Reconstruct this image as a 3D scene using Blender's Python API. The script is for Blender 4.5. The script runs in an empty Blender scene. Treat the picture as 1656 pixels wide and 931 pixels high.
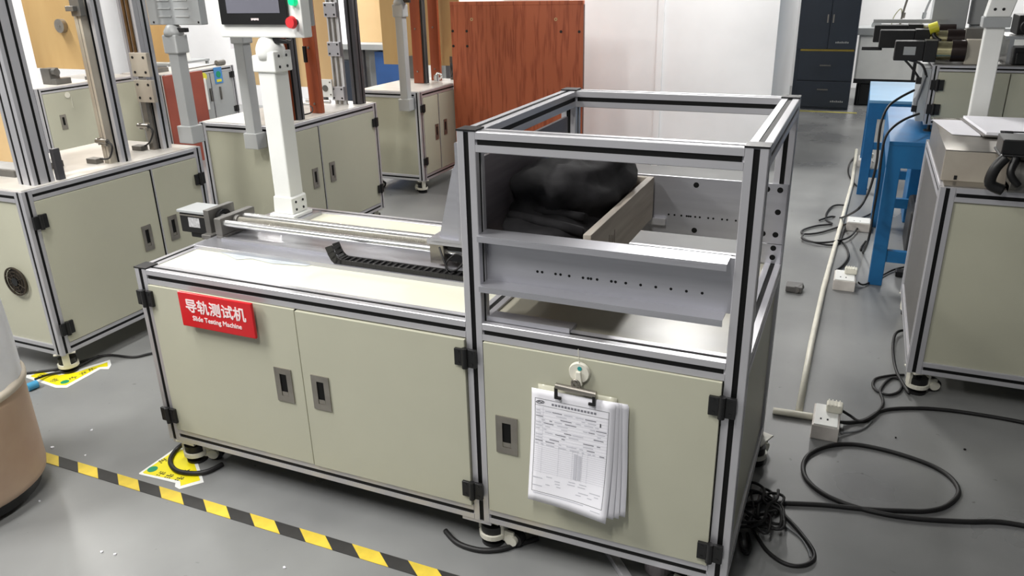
import bpy, math, random
from mathutils import Matrix, Vector
random.seed(7)
S = bpy.context.scene
COL = S.collection
# ------------------------------------------------------------------ camera
CAM_LOC=(2.0014,-1.6244,1.5265)
CAM_ROT=[[0.91771, -0.127911, 0.376094], [0.396693, 0.345217, -0.850564], [-0.021038, 0.929766, 0.36755]]
CAM_LENS=27.5078
cd = bpy.data.cameras.new('camera'); cam = bpy.data.objects.new('camera', cd); COL.objects.link(cam)
cd.lens = CAM_LENS; cd.sensor_width = 36; cd.clip_start = .05; cd.clip_end = 100
cam.matrix_world = Matrix.Translation(CAM_LOC) @ Matrix(CAM_ROT).to_4x4()
S.camera = cam
# ------------------------------------------------------------------ world and lights
w = bpy.data.worlds.new('world'); S.world = w; w.use_nodes = True
w.node_tree.nodes['Background'].inputs[0].default_value = (.86, .92, 1, 1)
w.node_tree.nodes['Background'].inputs[1].default_value = .10
def area(name, loc, sx, sy, power, rot=(0, 0, 0), col=(1, .98, .95)):
    l = bpy.data.lights.new(name, 'AREA'); l.shape = 'RECTANGLE'; l.size = sx; l.size_y = sy; l.energy = power; l.color = col
    o = bpy.data.objects.new(name, l); COL.objects.link(o); o.location = loc; o.rotation_euler = rot
    return o
LAMPS = [(-.2, -.75, 52), (-1.7, -1.75, 92), (1.5, -2.0, 50), (-2.7, 1.1, 50), (-2.9, 4.8, 60), (.85, 4.45, 80), (-4.8, 2.6, 90), (1.9, 6.6, 12), (-4.6, 6.3, 110), (3.0, 8.7, 95)]  # two front fills, pillar lamp and far-wall lamp are added for their light
S.view_settings.view_transform = 'Standard'; S.view_settings.look = 'None'
S.view_settings.gamma = 1; S.view_settings.use_curve_mapping = False
S.view_settings.exposure = 0.45

# ------------------------------------------------------------------ materials
def lin(c):
    return tuple(((v/255)/12.92 if v/255 <= .04045 else ((v/255+.055)/1.055)**2.4) for v in c)
MATS = {}
def mat(name, rgb, rough=.5, metal=0., var=.06, scale=6, bump=0., stretch=None, spec=None, rvar=0., emit=None, trans=0, rgb2=None, detail=4, sharp=False):
    if name in MATS: return MATS[name]
    m = bpy.data.materials.new(name); m.use_nodes = True; nt = m.node_tree; b = nt.nodes['Principled BSDF']
    c = lin(rgb); c2 = lin(rgb2) if rgb2 else tuple(max(0, v*(1-var*3)) for v in c); c1 = c if rgb2 else tuple(min(1, v*(1+var)) for v in c)
    tc = nt.nodes.new('ShaderNodeTexCoord'); mp = nt.nodes.new('ShaderNodeMapping'); mp.inputs['Scale'].default_value = stretch or (1, 1, 1)
    nz = nt.nodes.new('ShaderNodeTexNoise'); nz.inputs['Scale'].default_value = scale; nz.inputs['Detail'].default_value = detail
    nt.links.new(tc.outputs['Object'], mp.inputs[0]); nt.links.new(mp.outputs[0], nz.inputs['Vector'])
    rp = nt.nodes.new('ShaderNodeValToRGB'); rp.color_ramp.elements[0].position = .46 if sharp else .3; rp.color_ramp.elements[1].position = .54 if sharp else .65
    rp.color_ramp.elements[0].color = (*c2, 1); rp.color_ramp.elements[1].color = (*c1, 1)
    nt.links.new(nz.outputs['Fac'], rp.inputs[0]); nt.links.new(rp.outputs[0], b.inputs['Base Color'])
    b.inputs['Roughness'].default_value = rough; b.inputs['Metallic'].default_value = metal
    if spec is not None: b.inputs['Specular IOR Level'].default_value = spec
    if rvar:
        mr = nt.nodes.new('ShaderNodeMapRange'); mr.inputs['To Min'].default_value = max(.02, rough-rvar); mr.inputs['To Max'].default_value = rough+rvar
        nt.links.new(nz.outputs['Fac'], mr.inputs['Value']); nt.links.new(mr.outputs[0], b.inputs['Roughness'])
    if bump:
        bp = nt.nodes.new('ShaderNodeBump'); bp.inputs['Strength'].default_value = bump; bp.inputs['Distance'].default_value = .002
        nt.links.new(nz.outputs['Fac'], bp.inputs['Height']); nt.links.new(bp.outputs[0], b.inputs['Normal'])
    if emit: b.inputs['Emission Color'].default_value = (*lin(emit[0]), 1); b.inputs['Emission Strength'].default_value = emit[1]
    if trans: b.inputs['Transmission Weight'].default_value = trans
    MATS[name] = m; return m
ALU = mat('anodised_aluminium', (205, 204, 208), .36, .6, .02, 3, rvar=.05)
BRUSH = mat('brushed_aluminium_plate', (188, 188, 194), .3, .7, .03, 5, stretch=(.6, .6, 8), rvar=.06)
STEEL = mat('bright_ground_steel', (232, 232, 230), .2, .85, .02, 4)
GREY_STEEL = mat('satin_steel', (158, 153, 145), .35, .85, .05, 20, rvar=.06)
CAST = mat('grey_cast_metal', (120, 118, 114), .45, .6, .06, 12, bump=.1)
BLACK = mat('black_plastic', (20, 20, 21), .42, 0, .1, 20)
SLOT = mat('black_slot_filler', (9, 9, 9), .55, 0, .05, 8, spec=.25)
RUBBER = mat('black_rubber', (22, 21, 22), .55, 0, .1, 20)
DOOR = mat('sage_beige_powder_coat', (183, 182, 163), .42, 0, .02, 2.2, rvar=.04, bump=.03)
TOP = mat('cream_laminate', (222, 221, 202), .45, 0, .01, 2.5, rvar=.05)
GREYTOP = mat('pale_worn_worktop', (205, 201, 194), .32, 0, .06, 7, rvar=.06)
WHITE = mat('white_paint', (232, 233, 230), .4, 0, .02, 4)
WALL = mat('white_wall_paint', (247, 247, 248), .7, 0, .03, 1.4, bump=.1)
OFFW = mat('off_white_plastic', (222, 219, 205), .4, 0, .04, 12)
LGREY = mat('light_grey_paint', (176, 178, 178), .4, 0, .02, 4)
MGREY = mat('mid_grey_paint', (164, 167, 168), .42, 0, .03, 4)
RED = mat('red_acrylic', (203, 26, 34), .2, 0, .02, 3)
PRINTW = mat('white_lettering', (244, 226, 226), .5, 0, .01, 3)
SCREEN = mat('switched_off_screen', (112, 112, 122), .12, 0, .03, 2)
GREEN = mat('green_button_glow', (20, 200, 130), .25, 0, .02, 3, emit=((20, 220, 140), .5))
REDBTN = mat('red_button', (214, 55, 60), .4, 0, .02, 3)
PLY = mat('ochre_plywood', (188, 156, 104), .55, 0, .04, 4, stretch=(1, 1, .25), rgb2=(174, 140, 88))
PLYP = mat('pale_plywood', (208, 178, 132), .55, 0, .04, 3, stretch=(1, 1, .2), rgb2=(196, 163, 115))
PLANK = mat('red_brown_stained_wood', (158, 80, 46), .35, 0, .04, 5, stretch=(3, 3, .2), rgb2=(132, 60, 34))
REDBD = mat('brick_red_board', (150, 74, 58), .5, 0, .05, 4, rgb2=(132, 62, 50))
CLOTH = mat('black_quilted_cloth', (40, 39, 41), .85, 0, .1, 30, bump=.5, spec=.3)
WOODBOX = mat('weathered_pale_wood', (186, 178, 166), .6, 0, .06, 7, stretch=(3, .35, 5), rgb2=(158, 147, 135), bump=.15)
BLUE = mat('blue_painted_steel', (28, 106, 160), .38, 0, .05, 5, rgb2=(22, 88, 138))
BLUETOP = mat('pale_blue_worktop', (120, 165, 200), .3, 0, .05, 3)
NAVY = mat('dark_navy_lacquer', (46, 54, 66), .4, 0, .04, 3)
PAPER = mat('white_paper', (240, 239, 245), .7, 0, .01, 5)
INK = mat('grey_ink', (128, 128, 136), .8, 0, .02, 5)
INKL = mat('pale_grey_ink', (198, 198, 206), .8, 0, .02, 5)
INKD = mat('dark_ink', (48, 48, 52), .8, 0, .02, 5)
YEL = mat('yellow_floor_tape', (222, 194, 66), .5, 0, .07, 14, bump=.1)
BLK = mat('black_floor_tape', (48, 47, 46), .5, 0, .1, 14, bump=.1)
YST = mat('yellow_sticker', (236, 222, 28), .4, 0, .02, 9)
GST = mat('green_sticker_print', (20, 140, 100), .5, 0, .02, 9)
TAN = mat('tan_plastic', (196, 170, 146), .5, 0, .05, 5, rgb2=(180, 152, 130), bump=.1)
SACK = mat('white_woven_sack', (226, 228, 232), .6, 0, .03, 9, bump=.3)
TEAL = mat('blue_plug_plastic', (70, 150, 190), .4, 0, .02, 9)
YELP = mat('yellow_plastic', (214, 208, 60), .4, 0, .02, 9)
BRASS = mat('champagne_metal_band', (196, 188, 150), .25, .9, .03, 9)
BEIGE = mat('beige_metal', (188, 182, 168), .45, .2, .05, 6, rgb2=(170, 160, 148))
BRONZE = mat('aged_bronze_rail', (120, 92, 60), .4, .7, .1, 18)
POSTER = mat('blue_poster', (70, 130, 190), .6, 0, .02, 3)
GUNM = mat('dark_profile_aluminium', (96, 95, 98), .4, .7, .03, 5)
OPAQUEBLUE = mat('deep_blue_panel', (50, 90, 150), .5, 0, .05, 5)
def oak_mat():
    m = bpy.data.materials.new('red_oak_veneer'); m.use_nodes = True; nt = m.node_tree; b = nt.nodes['Principled BSDF']
    tc = nt.nodes.new('ShaderNodeTexCoord'); mp = nt.nodes.new('ShaderNodeMapping'); mp.inputs['Scale'].default_value = (7, 7, .7)
    n1 = nt.nodes.new('ShaderNodeTexNoise'); n1.inputs['Scale'].default_value = 1.3; n1.inputs['Detail'].default_value = 3
    n2 = nt.nodes.new('ShaderNodeTexNoise'); n2.inputs['Scale'].default_value = 9; n2.inputs['Detail'].default_value = 6
    mp2 = nt.nodes.new('ShaderNodeMapping'); mp2.inputs['Scale'].default_value = (12, 12, .6)
    nt.links.new(tc.outputs['Object'], mp.inputs[0]); nt.links.new(tc.outputs['Object'], mp2.inputs[0])
    nt.links.new(mp.outputs[0], n1.inputs[0]); nt.links.new(mp2.outputs[0], n2.inputs[0])
    mu = nt.nodes.new('ShaderNodeMath'); mu.operation = 'MULTIPLY'; mu.inputs[1].default_value = 9
    sn = nt.nodes.new('ShaderNodeMath'); sn.operation = 'SINE'
    nt.links.new(n1.outputs['Fac'], mu.inputs[0])
    m2 = nt.nodes.new('ShaderNodeMath'); m2.operation = 'MULTIPLY'; m2.inputs[1].default_value = 4
    nt.links.new(mu.outputs[0], m2.inputs[0]); nt.links.new(m2.outputs[0], sn.inputs[0])
    ad = nt.nodes.new('ShaderNodeMath'); ad.operation = 'MULTIPLY_ADD'; ad.inputs[1].default_value = .18; 
    nt.links.new(sn.outputs[0], ad.inputs[0]); nt.links.new(n2.outputs['Fac'], ad.inputs[2])
    rp = nt.nodes.new('ShaderNodeValToRGB'); e = rp.color_ramp.elements
    e[0].position = .22; e[0].color = (*lin((150, 70, 40)), 1); e[1].position = .5; e[1].color = (*lin((184, 97, 62)), 1)
    nt.links.new(ad.outputs[0], rp.inputs[0]); nt.links.new(rp.outputs[0], b.inputs['Base Color']); b.inputs['Roughness'].default_value = .42
    return m
OAK = oak_mat()
def floor_mat():
    m = bpy.data.materials.new('grey_epoxy_floor'); m.use_nodes = True; nt = m.node_tree; b = nt.nodes['Principled BSDF']
    tc = nt.nodes.new('ShaderNodeTexCoord')
    n1 = nt.nodes.new('ShaderNodeTexNoise'); n1.inputs['Scale'].default_value = .9; n1.inputs['Detail'].default_value = 5
    n2 = nt.nodes.new('ShaderNodeTexNoise'); n2.inputs['Scale'].default_value = 45; n2.inputs['Detail'].default_value = 3
    vo = nt.nodes.new('ShaderNodeTexNoise'); vo.inputs['Scale'].default_value = 26; vo.inputs['Detail'].default_value = 2
    for n in (n1, n2, vo): nt.links.new(tc.outputs['Object'], n.inputs['Vector'])
    rp = nt.nodes.new('ShaderNodeValToRGB'); e = rp.color_ramp.elements
    e[0].position = .35; e[0].color = (*lin((106, 107, 108)), 1); e[1].position = .65; e[1].color = (*lin((140, 141, 140)), 1)
    nt.links.new(n1.outputs['Fac'], rp.inputs[0])
    # small dark specks of dirt
    r2 = nt.nodes.new('ShaderNodeValToRGB'); f = r2.color_ramp.elements; f[0].position = .20; f[0].color = (.35, .35, .35, 1); f[1].position = .27; f[1].color = (1, 1, 1, 1)
    nt.links.new(vo.outputs['Fac'], r2.inputs[0])
    mx = nt.nodes.new('ShaderNodeMix'); mx.data_type = 'RGBA'; mx.blend_type = 'MULTIPLY'; mx.inputs['Factor'].default_value = 1
    nt.links.new(rp.outputs[0], mx.inputs['A']); nt.links.new(r2.outputs[0], mx.inputs['B'])
    nt.links.new(mx.outputs['Result'], b.inputs['Base Color'])
    mr = nt.nodes.new('ShaderNodeMapRange'); mr.inputs['To Min'].default_value = .18; mr.inputs['To Max'].default_value = .42
    nt.links.new(n1.outputs['Fac'], mr.inputs['Value']); nt.links.new(mr.outputs[0], b.inputs['Roughness'])
    bu = nt.nodes.new('ShaderNodeBump'); bu.inputs['Strength'].default_value = .06; bu.inputs['Distance'].default_value = .002
    nt.links.new(n2.outputs['Fac'], bu.inputs['Height']); nt.links.new(bu.outputs[0], b.inputs['Normal'])
    return m
FLOOR = floor_mat()

# ------------------------------------------------------------------ mesh helpers
class MB:
    def __init__(s): s.v = []; s.f = []; s.m = []; s.sm = []
    def add(s, vs, fs, mi=0, smooth=False):
        k = len(s.v); s.v += [tuple(v) for v in vs]; s.f += [tuple(i+k for i in f) for f in fs]; s.m += [mi]*len(fs); s.sm += [smooth]*len(fs); return s
    def box(s, x0, x1, y0, y1, z0, z1, mi=0):
        return s.add([(x0, y0, z0), (x1, y0, z0), (x1, y1, z0), (x0, y1, z0), (x0, y0, z1), (x1, y0, z1), (x1, y1, z1), (x0, y1, z1)],
                     [(0, 3, 2, 1), (4, 5, 6, 7), (0, 1, 5, 4), (1, 2, 6, 5), (2, 3, 7, 6), (3, 0, 4, 7)], mi)
    def cyl(s, p0, p1, r, r1=None, n=16, mi=0, caps=True):
        p0 = Vector(p0); p1 = Vector(p1); d = (p1-p0).normalized(); a = d.orthogonal().normalized(); b = d.cross(a); r1 = r if r1 is None else r1
        vs = []
        for p, q in ((p0, r), (p1, r1)):
            for i in range(n):
                t = 2*math.pi*i/n; vs.append(p+a*math.cos(t)*q+b*math.sin(t)*q)
        s.add(vs, [(i, (i+1) % n, n+(i+1) % n, n+i) for i in range(n)], mi, True)
        if caps: s.add(vs, [tuple(range(n))[::-1], tuple(range(n, 2*n))], mi)
        return s
    def ring(s, c, axis, ro, ri, h, n=24, mi=0):
        c = Vector(c); d = Vector(axis).normalized(); a = d.orthogonal().normalized(); b = d.cross(a); vs = []
        for (r, hh) in ((ro, 0), (ro, h), (ri, h), (ri, 0)):
            for i in range(n):
                t = 2*math.pi*i/n; vs.append(c+d*hh+a*math.cos(t)*r+b*math.sin(t)*r)
        fs = []
        for k in range(4):
            k2 = (k+1) % 4
            fs += [(k*n+i, k*n+(i+1) % n, k2*n+(i+1) % n, k2*n+i) for i in range(n)]
        return s.add(vs, fs, mi, False)
    def lathe(s, c, prof, n=20, mi=0, smooth=True):
        vs = []; 
        for r, z in prof:
            for i in range(n):
                t = 2*math.pi*i/n; vs.append((c[0]+r*math.cos(t), c[1]+r*math.sin(t), c[2]+z))
        fs = []
        for k in range(len(prof)-1): fs += [(k*n+i, k*n+(i+1) % n, (k+1)*n+(i+1) % n, (k+1)*n+i) for i in range(n)]
        fs += [tuple(range(n))[::-1], tuple(range((len(prof)-1)*n, len(prof)*n))]
        return s.add(vs, fs, mi, smooth)
    def prism(s, pts, axis, a, b, mi=0):
        def P(u, v, w):
            return {'x': (w, u, v), 'y': (u, w, v), 'z': (u, v, w)}[axis]
        n = len(pts); vs = [P(u, v, a) for u, v in pts]+[P(u, v, b) for u, v in pts]
        return s.add(vs, [(i, (i+1) % n, n+(i+1) % n, n+i) for i in range(n)]+[tuple(range(n))[::-1], tuple(range(n, 2*n))], mi)
    def tube(s, pts, r, n=8, mi=0, sub=5, closed=False):
        P = smooth_path(pts, sub) if sub > 1 else [Vector(p) for p in pts]
        a = None; vs = []; m = len(P)
        for i, p in enumerate(P):
            d = (P[min(i+1, m-1)]-P[max(i-1, 0)])
            d = d.normalized() if d.length > 1e-9 else Vector((1, 0, 0))
            a = d.orthogonal().normalized() if a is None else (a-d*a.dot(d)).normalized()
            b = d.cross(a)
            for k in range(n):
                t = 2*math.pi*k/n; vs.append(p+a*math.cos(t)*r+b*math.sin(t)*r)
        fs = []
        for i in range(m-1): fs += [(i*n+k, i*n+(k+1) % n, (i+1)*n+(k+1) % n, (i+1)*n+k) for k in range(n)]
        fs += [tuple(range(n))[::-1], tuple(range((m-1)*n, m*n))]
        return s.add(vs, fs, mi, True)
    def xf(s, M):
        s.v = [tuple(M @ Vector(v)) for v in s.v]; return s
    def build(s, name, mats, parent=None, bevel=0, label=None):
        me = bpy.data.meshes.new(name); me.from_pydata(s.v, [], s.f)
        for q in (mats if isinstance(mats, (list, tuple)) else [mats]): me.materials.append(q)
        me.polygons.foreach_set('material_index', s.m); me.polygons.foreach_set('use_smooth', s.sm); me.update()
        import bmesh
        bm = bmesh.new(); bm.from_mesh(me); bmesh.ops.recalc_face_normals(bm, faces=bm.faces[:]); bm.to_mesh(me); bm.free()
        o = bpy.data.objects.new(name, me); COL.objects.link(o)
        if parent: o.parent = parent
        if bevel:
            b = o.modifiers.new('bevel', 'BEVEL'); b.width = bevel; b.segments = 2; b.limit_method = 'ANGLE'; b.angle_limit = .7
        if label: o['label'] = label
        return o
def smooth_path(pts, sub):
    P = [Vector(p) for p in pts]; out = []
    for i in range(len(P)-1):
        p0 = P[max(i-1, 0)]; p1 = P[i]; p2 = P[i+1]; p3 = P[min(i+2, len(P)-1)]
        for k in range(sub):
            t = k/sub
            out.append(.5*((2*p1)+(-p0+p2)*t+(2*p0-5*p1+4*p2-p3)*t*t+(-p0+3*p1-3*p2+p3)*t**3))
    out.append(P[-1]); return out
def stuff(o):
    o['kind'] = 'stuff'; return o
def thing(name, label, cat, loc=(0, 0, 0), group=None, rz=0):
    o = bpy.data.objects.new(name, None); COL.objects.link(o); o.location = loc; o.rotation_euler.z = rz; o.empty_display_size = .1
    o['label'] = label; o['category'] = cat
    if group: o['group'] = group
    return o
def tag(o, label, cat, group=None):
    o['label'] = label; o['category'] = cat
    if group: o['group'] = group
    return o
def struct(name, mb, m):
    o = mb.build(name, m); o['kind'] = 'structure'; return o
def rebase(o):
    "move a thing's origin to its footprint centre so that its location says where it stands (children keep their place)"
    return o
def text(name, s, size, M, material, parent, extr=.0006, bold=0.):
    """lettering as real thin geometry; bold strokes come from shifted copies joined in one mesh"""
    c = bpy.data.curves.new(name, 'FONT'); c.body = s; c.size = size; c.align_x = 'CENTER'; c.align_y = 'CENTER'; c.extrude = extr; c.resolution_u = 3
    t = bpy.data.objects.new(name+'_tmp', c); COL.objects.link(t)
    bpy.context.view_layer.update()
    dg = bpy.context.evaluated_depsgraph_get(); me = bpy.data.meshes.new_from_object(t.evaluated_get(dg)); bpy.data.objects.remove(t)
    V = [v.co.copy() for v in me.vertices]; F = [tuple(p.vertices) for p in me.polygons]; f = MB()
    for k, (dx, dy) in enumerate(((0, 0), (bold, 0), (-bold, 0), (0, bold), (0, -bold))):
        f.add([M @ (v+Vector((dx, dy, -k*.00004))) for v in V], F)
        if not bold: break
    o = f.build(name, material, parent); o['kind'] = 'stuff'; return o
FACE_FRONT = Matrix.Rotation(math.pi/2, 4, 'X')        # text facing -y
FACE_RIGHT = Matrix.Rotation(math.pi/2, 4, 'Z') @ Matrix.Rotation(math.pi/2, 4, 'X')    # text facing +x
def stand(t, loc):
    "place a thing: children meshes were written in world coordinates"
    t.location = loc
    for ch in t.children: ch.matrix_parent_inverse = Matrix.Translation([-v for v in loc])

# ------------------------------------------------------------------ slotted aluminium profile
def profile(parent, name, axis, a, b, u, v, s=.048, s2=None, slots_u=1, slots_v=1, m=None, filler=True, cap=False):
    """bar along axis from a to b; (u,v) the low corner of its section in the two other axes, s by s2 wide"""
    s2 = s2 or s; gw = .013*(s/slots_u)/.048*1.0; gw = min(gw, .014); gd = .007; c = .0015
    def side(length, n):
        out = []
        for k in range(n):
            q = length*(k+.5)/n; out.append((q-gw/2, q+gw/2))
        return out
    gu = side(s, slots_u); gv = side(s2, slots_v); pts = []
    pts.append((c, 0))
    for g0, g1 in gu: pts += [(g0, 0), (g0, gd), (g1, gd), (g1, 0)]
    pts += [(s-c, 0), (s, c)]
    for g0, g1 in gv: pts += [(s, g0), (s-gd, g0), (s-gd, g1), (s, g1)]
    pts += [(s, s2-c), (s-c, s2)]
    for g0, g1 in gu[::-1]: pts += [(g1, s2), (g1, s2-gd), (g0, s2-gd), (g0, s2)]
    pts += [(c, s2), (0, s2-c)]
    for g0, g1 in gv[::-1]: pts += [(0, g1), (gd, g1), (gd, g0), (0, g0)]
    pts.append((0, c))
    pts = [(p+u, q+v) for p, q in pts]
    o = MB().prism(pts, axis, a, b).build(name, m or ALU, parent)
    if filler:
        f = MB(); e = .004; t = .0022
        def bx(u0, u1, v0, v1):
            aa, bb = a+e, b-e
            if axis == 'x': f.box(aa, bb, u0, u1, v0, v1)
            elif axis == 'y': f.box(u0, u1, aa, bb, v0, v1)
            else: f.box(u0, u1, v0, v1, aa, bb)
        for g0, g1 in gu:
            bx(u+g0, u+g1, v+t, v+gd); bx(u+g0, u+g1, v+s2-gd, v+s2-t)
        for g0, g1 in gv:
            bx(u+t, u+gd, v+g0, v+g1); bx(u+s-gd, u+s-t, v+g0, v+g1)
        f.build('slot_strip', SLOT, o)
    if cap and axis == 'z':
        MB().box(u-.001, u+s+.001, v-.001, v+s2+.001, b, b+.004).build('end_cap', BLACK, o)
    return o
def handle(parent, face, c, h=.112, wd=.062, depth_pos=0):
    """flush pull: steel frame, flat black insert for the shaded recess, bright finger lip. face '-y' or '+x'; c = (along, z) centre"""
    f = MB(); a, z = c; t = .0035
    rw, rh = wd*.40, h*.66
    def b(a0, a1, d0, d1, z0, z1, mb, mi=0):
        if face == '-y': mb.box(a0, a1, depth_pos-d1, depth_pos-d0, z0, z1, mi)
        else: mb.box(depth_pos+d0, depth_pos+d1, a0, a1, z0, z1, mi)
    b(a-wd/2, a-rw/2, 0, t, z-h/2, z+h/2, f); b(a+rw/2, a+wd/2, 0, t, z-h/2, z+h/2, f)
    b(a-rw/2, a+rw/2, 0, t, z-h/2, z-rh/2, f); b(a-rw/2, a+rw/2, 0, t, z+rh/2, z+h/2, f)
    b(a-rw/2, a+rw/2, 0, .0005, z-rh/2+.014, z+rh/2, f, 1)  # flat insert, the shade inside the recess is put into its black
    b(a-rw/2+.002, a+rw/2-.002, .0005, .002, z-rh/2+.001, z-rh/2+.014, f)
    return f.build('handle', [GREY_STEEL, SLOT], parent, label='steel flush pull handle with a flat black insert for its shaded recess')
def hinge(parent, face, c, pos=0, wd=.062, h=.052):
    f = MB(); a, z = c
    def b(a0, a1, d0, d1, z0, z1):
        if face == '-y': f.box(a0, a1, pos-d1, pos-d0, z0, z1)
        else: f.box(pos+d0, pos+d1, a0, a1, z0, z1)
    b(a-wd/2, a-.007, 0, .010, z-h/2+.002, z+h/2-.002); b(a+.007, a+wd/2, 0, .010, z-h/2, z+h/2)
    k = pos-.010 if face == '-y' else pos+.010
    p0 = (a, k, z-h/2-.002) if face == '-y' else (k, a, z-h/2-.002)
    f.cyl(p0, (p0[0], p0[1], z+h/2+.002), .0085, n=12)
    for q in (-.62, .62):
        for zz in (-.3, .3):
            s = (a+q*wd/2, k-.0012, z+zz*h) if face == '-y' else (k+.0012, a+q*wd/2, z+zz*h)
            e = (s[0], s[1]+.002, s[2]) if face == '-y' else (s[0]-.002, s[1], s[2])
            f.cyl(s, e, .004, n=8)
    return f.build('hinge', BLACK, parent, bevel=.0015)
def caster(parent, x, y, ztop=.1, turn=0):
    """levelling caster: top plate, off-white ring housing round a black adjusting wheel, side wheel on a lug, foot pad"""
    f = MB(); M = Matrix.Translation((x, y, 0)) @ Matrix.Rotation(turn, 4, 'Z') @ Matrix.Diagonal((1.15, 1.15, 1, 1))
    f.box(-.036, .036, -.036, .036, ztop-.006, ztop)
    f.ring((0, 0, .026), (0, 0, 1), .036, .028, .016, n=22)
    f.box(-.036, -.026, -.012, .012, .04, ztop-.006); f.box(.026, .036, -.012, .012, .04, ztop-.006)
    f.box(.026, .062, -.008, -.002, .018, .056); f.box(.026, .062, .022, .028, .018, .056)
    f.cyl((.055, -.012, .028), (.055, -.002, .028), .017, n=14)
    f.cyl((.055, .022, .028), (.055, .032, .028), .017, n=14)
    o = f.xf(M).build('caster', OFFW, parent, bevel=.001)
    g = MB(); g.cyl((0, 0, .04), (0, 0, .066), .031, n=20); g.cyl((0, 0, .066), (0, 0, ztop-.006), .01, n=10)
    g.xf(M).build('adjusting_wheel', BLACK, o)
    g = MB(); g.cyl((.055, -.002, .026), (.055, .022, .026), .026, n=18); g.xf(M).build('wheel', RUBBER, o)
    g = MB(); g.cyl((0, 0, 0), (0, 0, .010), .030, n=20); g.cyl((0, 0, .010), (0, 0, .03), .012, n=10); g.xf(M).build('foot_pad', RUBBER, o)
    return o

# ------------------------------------------------------------------ the room
struct('floor', MB().box(-8, 6.5, -4.2, 10.6, -.05, 0), FLOOR)
struct('wall_back', MB().box(-8, 6.5, 10.6, 10.75, -.05, 3.4), WALL)
struct('wall_left', MB().box(-8.15, -8, -4.2, 10.6, -.05, 3.4), WALL)
struct('wall_right', MB().box(6.5, 6.65, -4.2, 10.6, -.05, 3.4), mat('grey_wall_paint', (110, 110, 112), .7, 0, .03, 1))
struct('ceiling', MB().box(-8, 6.5, -4.2, 10.6, 3.4, 3.5), mat('dim_ceiling_paint', (128, 130, 132), .8, 0, .03, 1))
LAMPM = mat('lamp_diffuser', (255, 253, 248), .5, 0, 0, 1, emit=((255, 253, 248), 5))
for i, (lx, ly, lp) in enumerate(LAMPS):
    t = thing('ceiling_lamp', 'white tube batten lamp on the ceiling '+['over the front of the main machine', 'over the tan drum, added as front fill', 'in front of the right-hand cabinet, added as front fill', 'over the left machine', 'left of the rear machine', 'before the white pillar, added to brighten it', 'over the far left machine', 'between the pillar and the navy cabinet', 'in the far left corner', 'over the low white cabinets, added to brighten the far wall'][i], 'lamp', (lx, ly, 3.3), 'batten lamps on the ceiling')
    MB().box(-.09, .09, -.62, .62, .04, .1).build('housing', WHITE, t)
    for dx in (-.045, .045): MB().cyl((dx, -.6, .02), (dx, .6, .02), .016, n=10).build('tube', LAMPM, t)
    area('lamp_light', (lx, ly, 3.28), .22, 1.2, lp, col=(1, .985, .955))
# pillar
pil = MB().box(-.45, 1.358, 5.0, 6.75, 0, 3.4)
struct('wall_pillar', pil, WALL)
o = MB().box(.425, .475, 4.975, 5.0, 0, 3.4).build('trim_1', WALL); o['kind'] = 'structure'
# left white partition at the far left
struct('wall_partition', MB().box(-7.0, -1.3, 6.9, 7.0, 0, 3.4), WALL)

# ------------------------------------------------------------------ main machine
P = .048; ZB = .10; ZT = .716; HT = 1.20; L1 = 1.15; L = 1.851; D = .762
mm = thing('testing_machine', 'slide testing machine in the foreground, sage cabinet with red sign and open aluminium frame', 'machine')
for (x, y, z) in ((0, 0, ZT), (0, D-P, ZT)):
    profile(mm, 'post', 'z', ZB, z, x, y, cap=True)
for (x, y) in ((L1, 0), (L1, D-P), (L-P, 0), (L-P, D-P)):
    profile(mm, 'post', 'z', ZB, HT, x, y, cap=True)
for z in (ZB, ZT-P):
    for y in (0, D-P):
        profile(mm, 'rail', 'x', P, L1, y, z); profile(mm, 'rail', 'x', L1+P, L-P, y, z)
    profile(mm, 'rail', 'y', P, D-P, 0, z); profile(mm, 'rail', 'y', P, D-P, L-P, z)
profile(mm, 'rail', 'y', P, D-P, L1, ZT-P)
for y in (0, D-P): profile(mm, 'rail', 'x', L1+P, L-P, y, HT-P)
for x in (L1, L-P): profile(mm, 'rail', 'y', P, D-P, x, HT-P)
MB().box(P-.004, L1+.004, P-.004, D-P+.004, ZT-.016, ZT-.003).build('table_top', TOP, mm, label='cream laminate table top')
MB().box(L1+P-.004, L-P+.004, P-.004, D-P+.004, ZT-.016, ZT-.006).build('table_top', mat('grey_cream_panel', (178, 174, 158), .3, 0, .05, 4, rvar=.05), mm, label='grey-cream floor panel of the open frame')
MB().box(L-.022, L-.008, P-.003, D-P+.003, ZB+P-.003, ZT-P+.003).build('side_panel', DOOR, mm)
MB().box(.008, .022, P-.003, D-P+.003, ZB+P-.003, ZT-P+.003).build('side_panel', DOOR, mm)
MB().box(P-.003, L-P, D-.022, D-.008, ZB+P-.003, ZT-P+.003).build('back_panel', DOOR, mm)
MB().box(.03, L-.03, .03, D-.03, ZB+.01, ZB+.02).build('bottom_panel', DOOR, mm)
zd0, zd1 = ZB+P+.002, ZT-P-.001
d1 = MB().box(P+.002, .607, -.006, .012, zd0, zd1).build('door', DOOR, mm, bevel=.0012)
d2 = MB().box(.611, L1-.002, -.008, .010, zd0, zd1-.002).build('door', DOOR, mm, bevel=.0012)
d3 = MB().box(L1+P+.003, L-P-.003, -.006, .012, zd0, zd1).build('door', DOOR, mm, bevel=.0012)
MB().box(L1+P, L1+P+.0028, -.001, .006, zd0, zd1).build('door_gasket', SLOT, mm)
MB().box(.6072, .6108, -.002, .01, zd0, zd1).build('door_gasket', SLOT, mm)
handle(d1, '-y', (.537, .413), depth_pos=-.006); handle(d2, '-y', (.672, .414), depth_pos=-.008); handle(d3, '-y', (1.262, .406), depth_pos=-.006)
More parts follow.
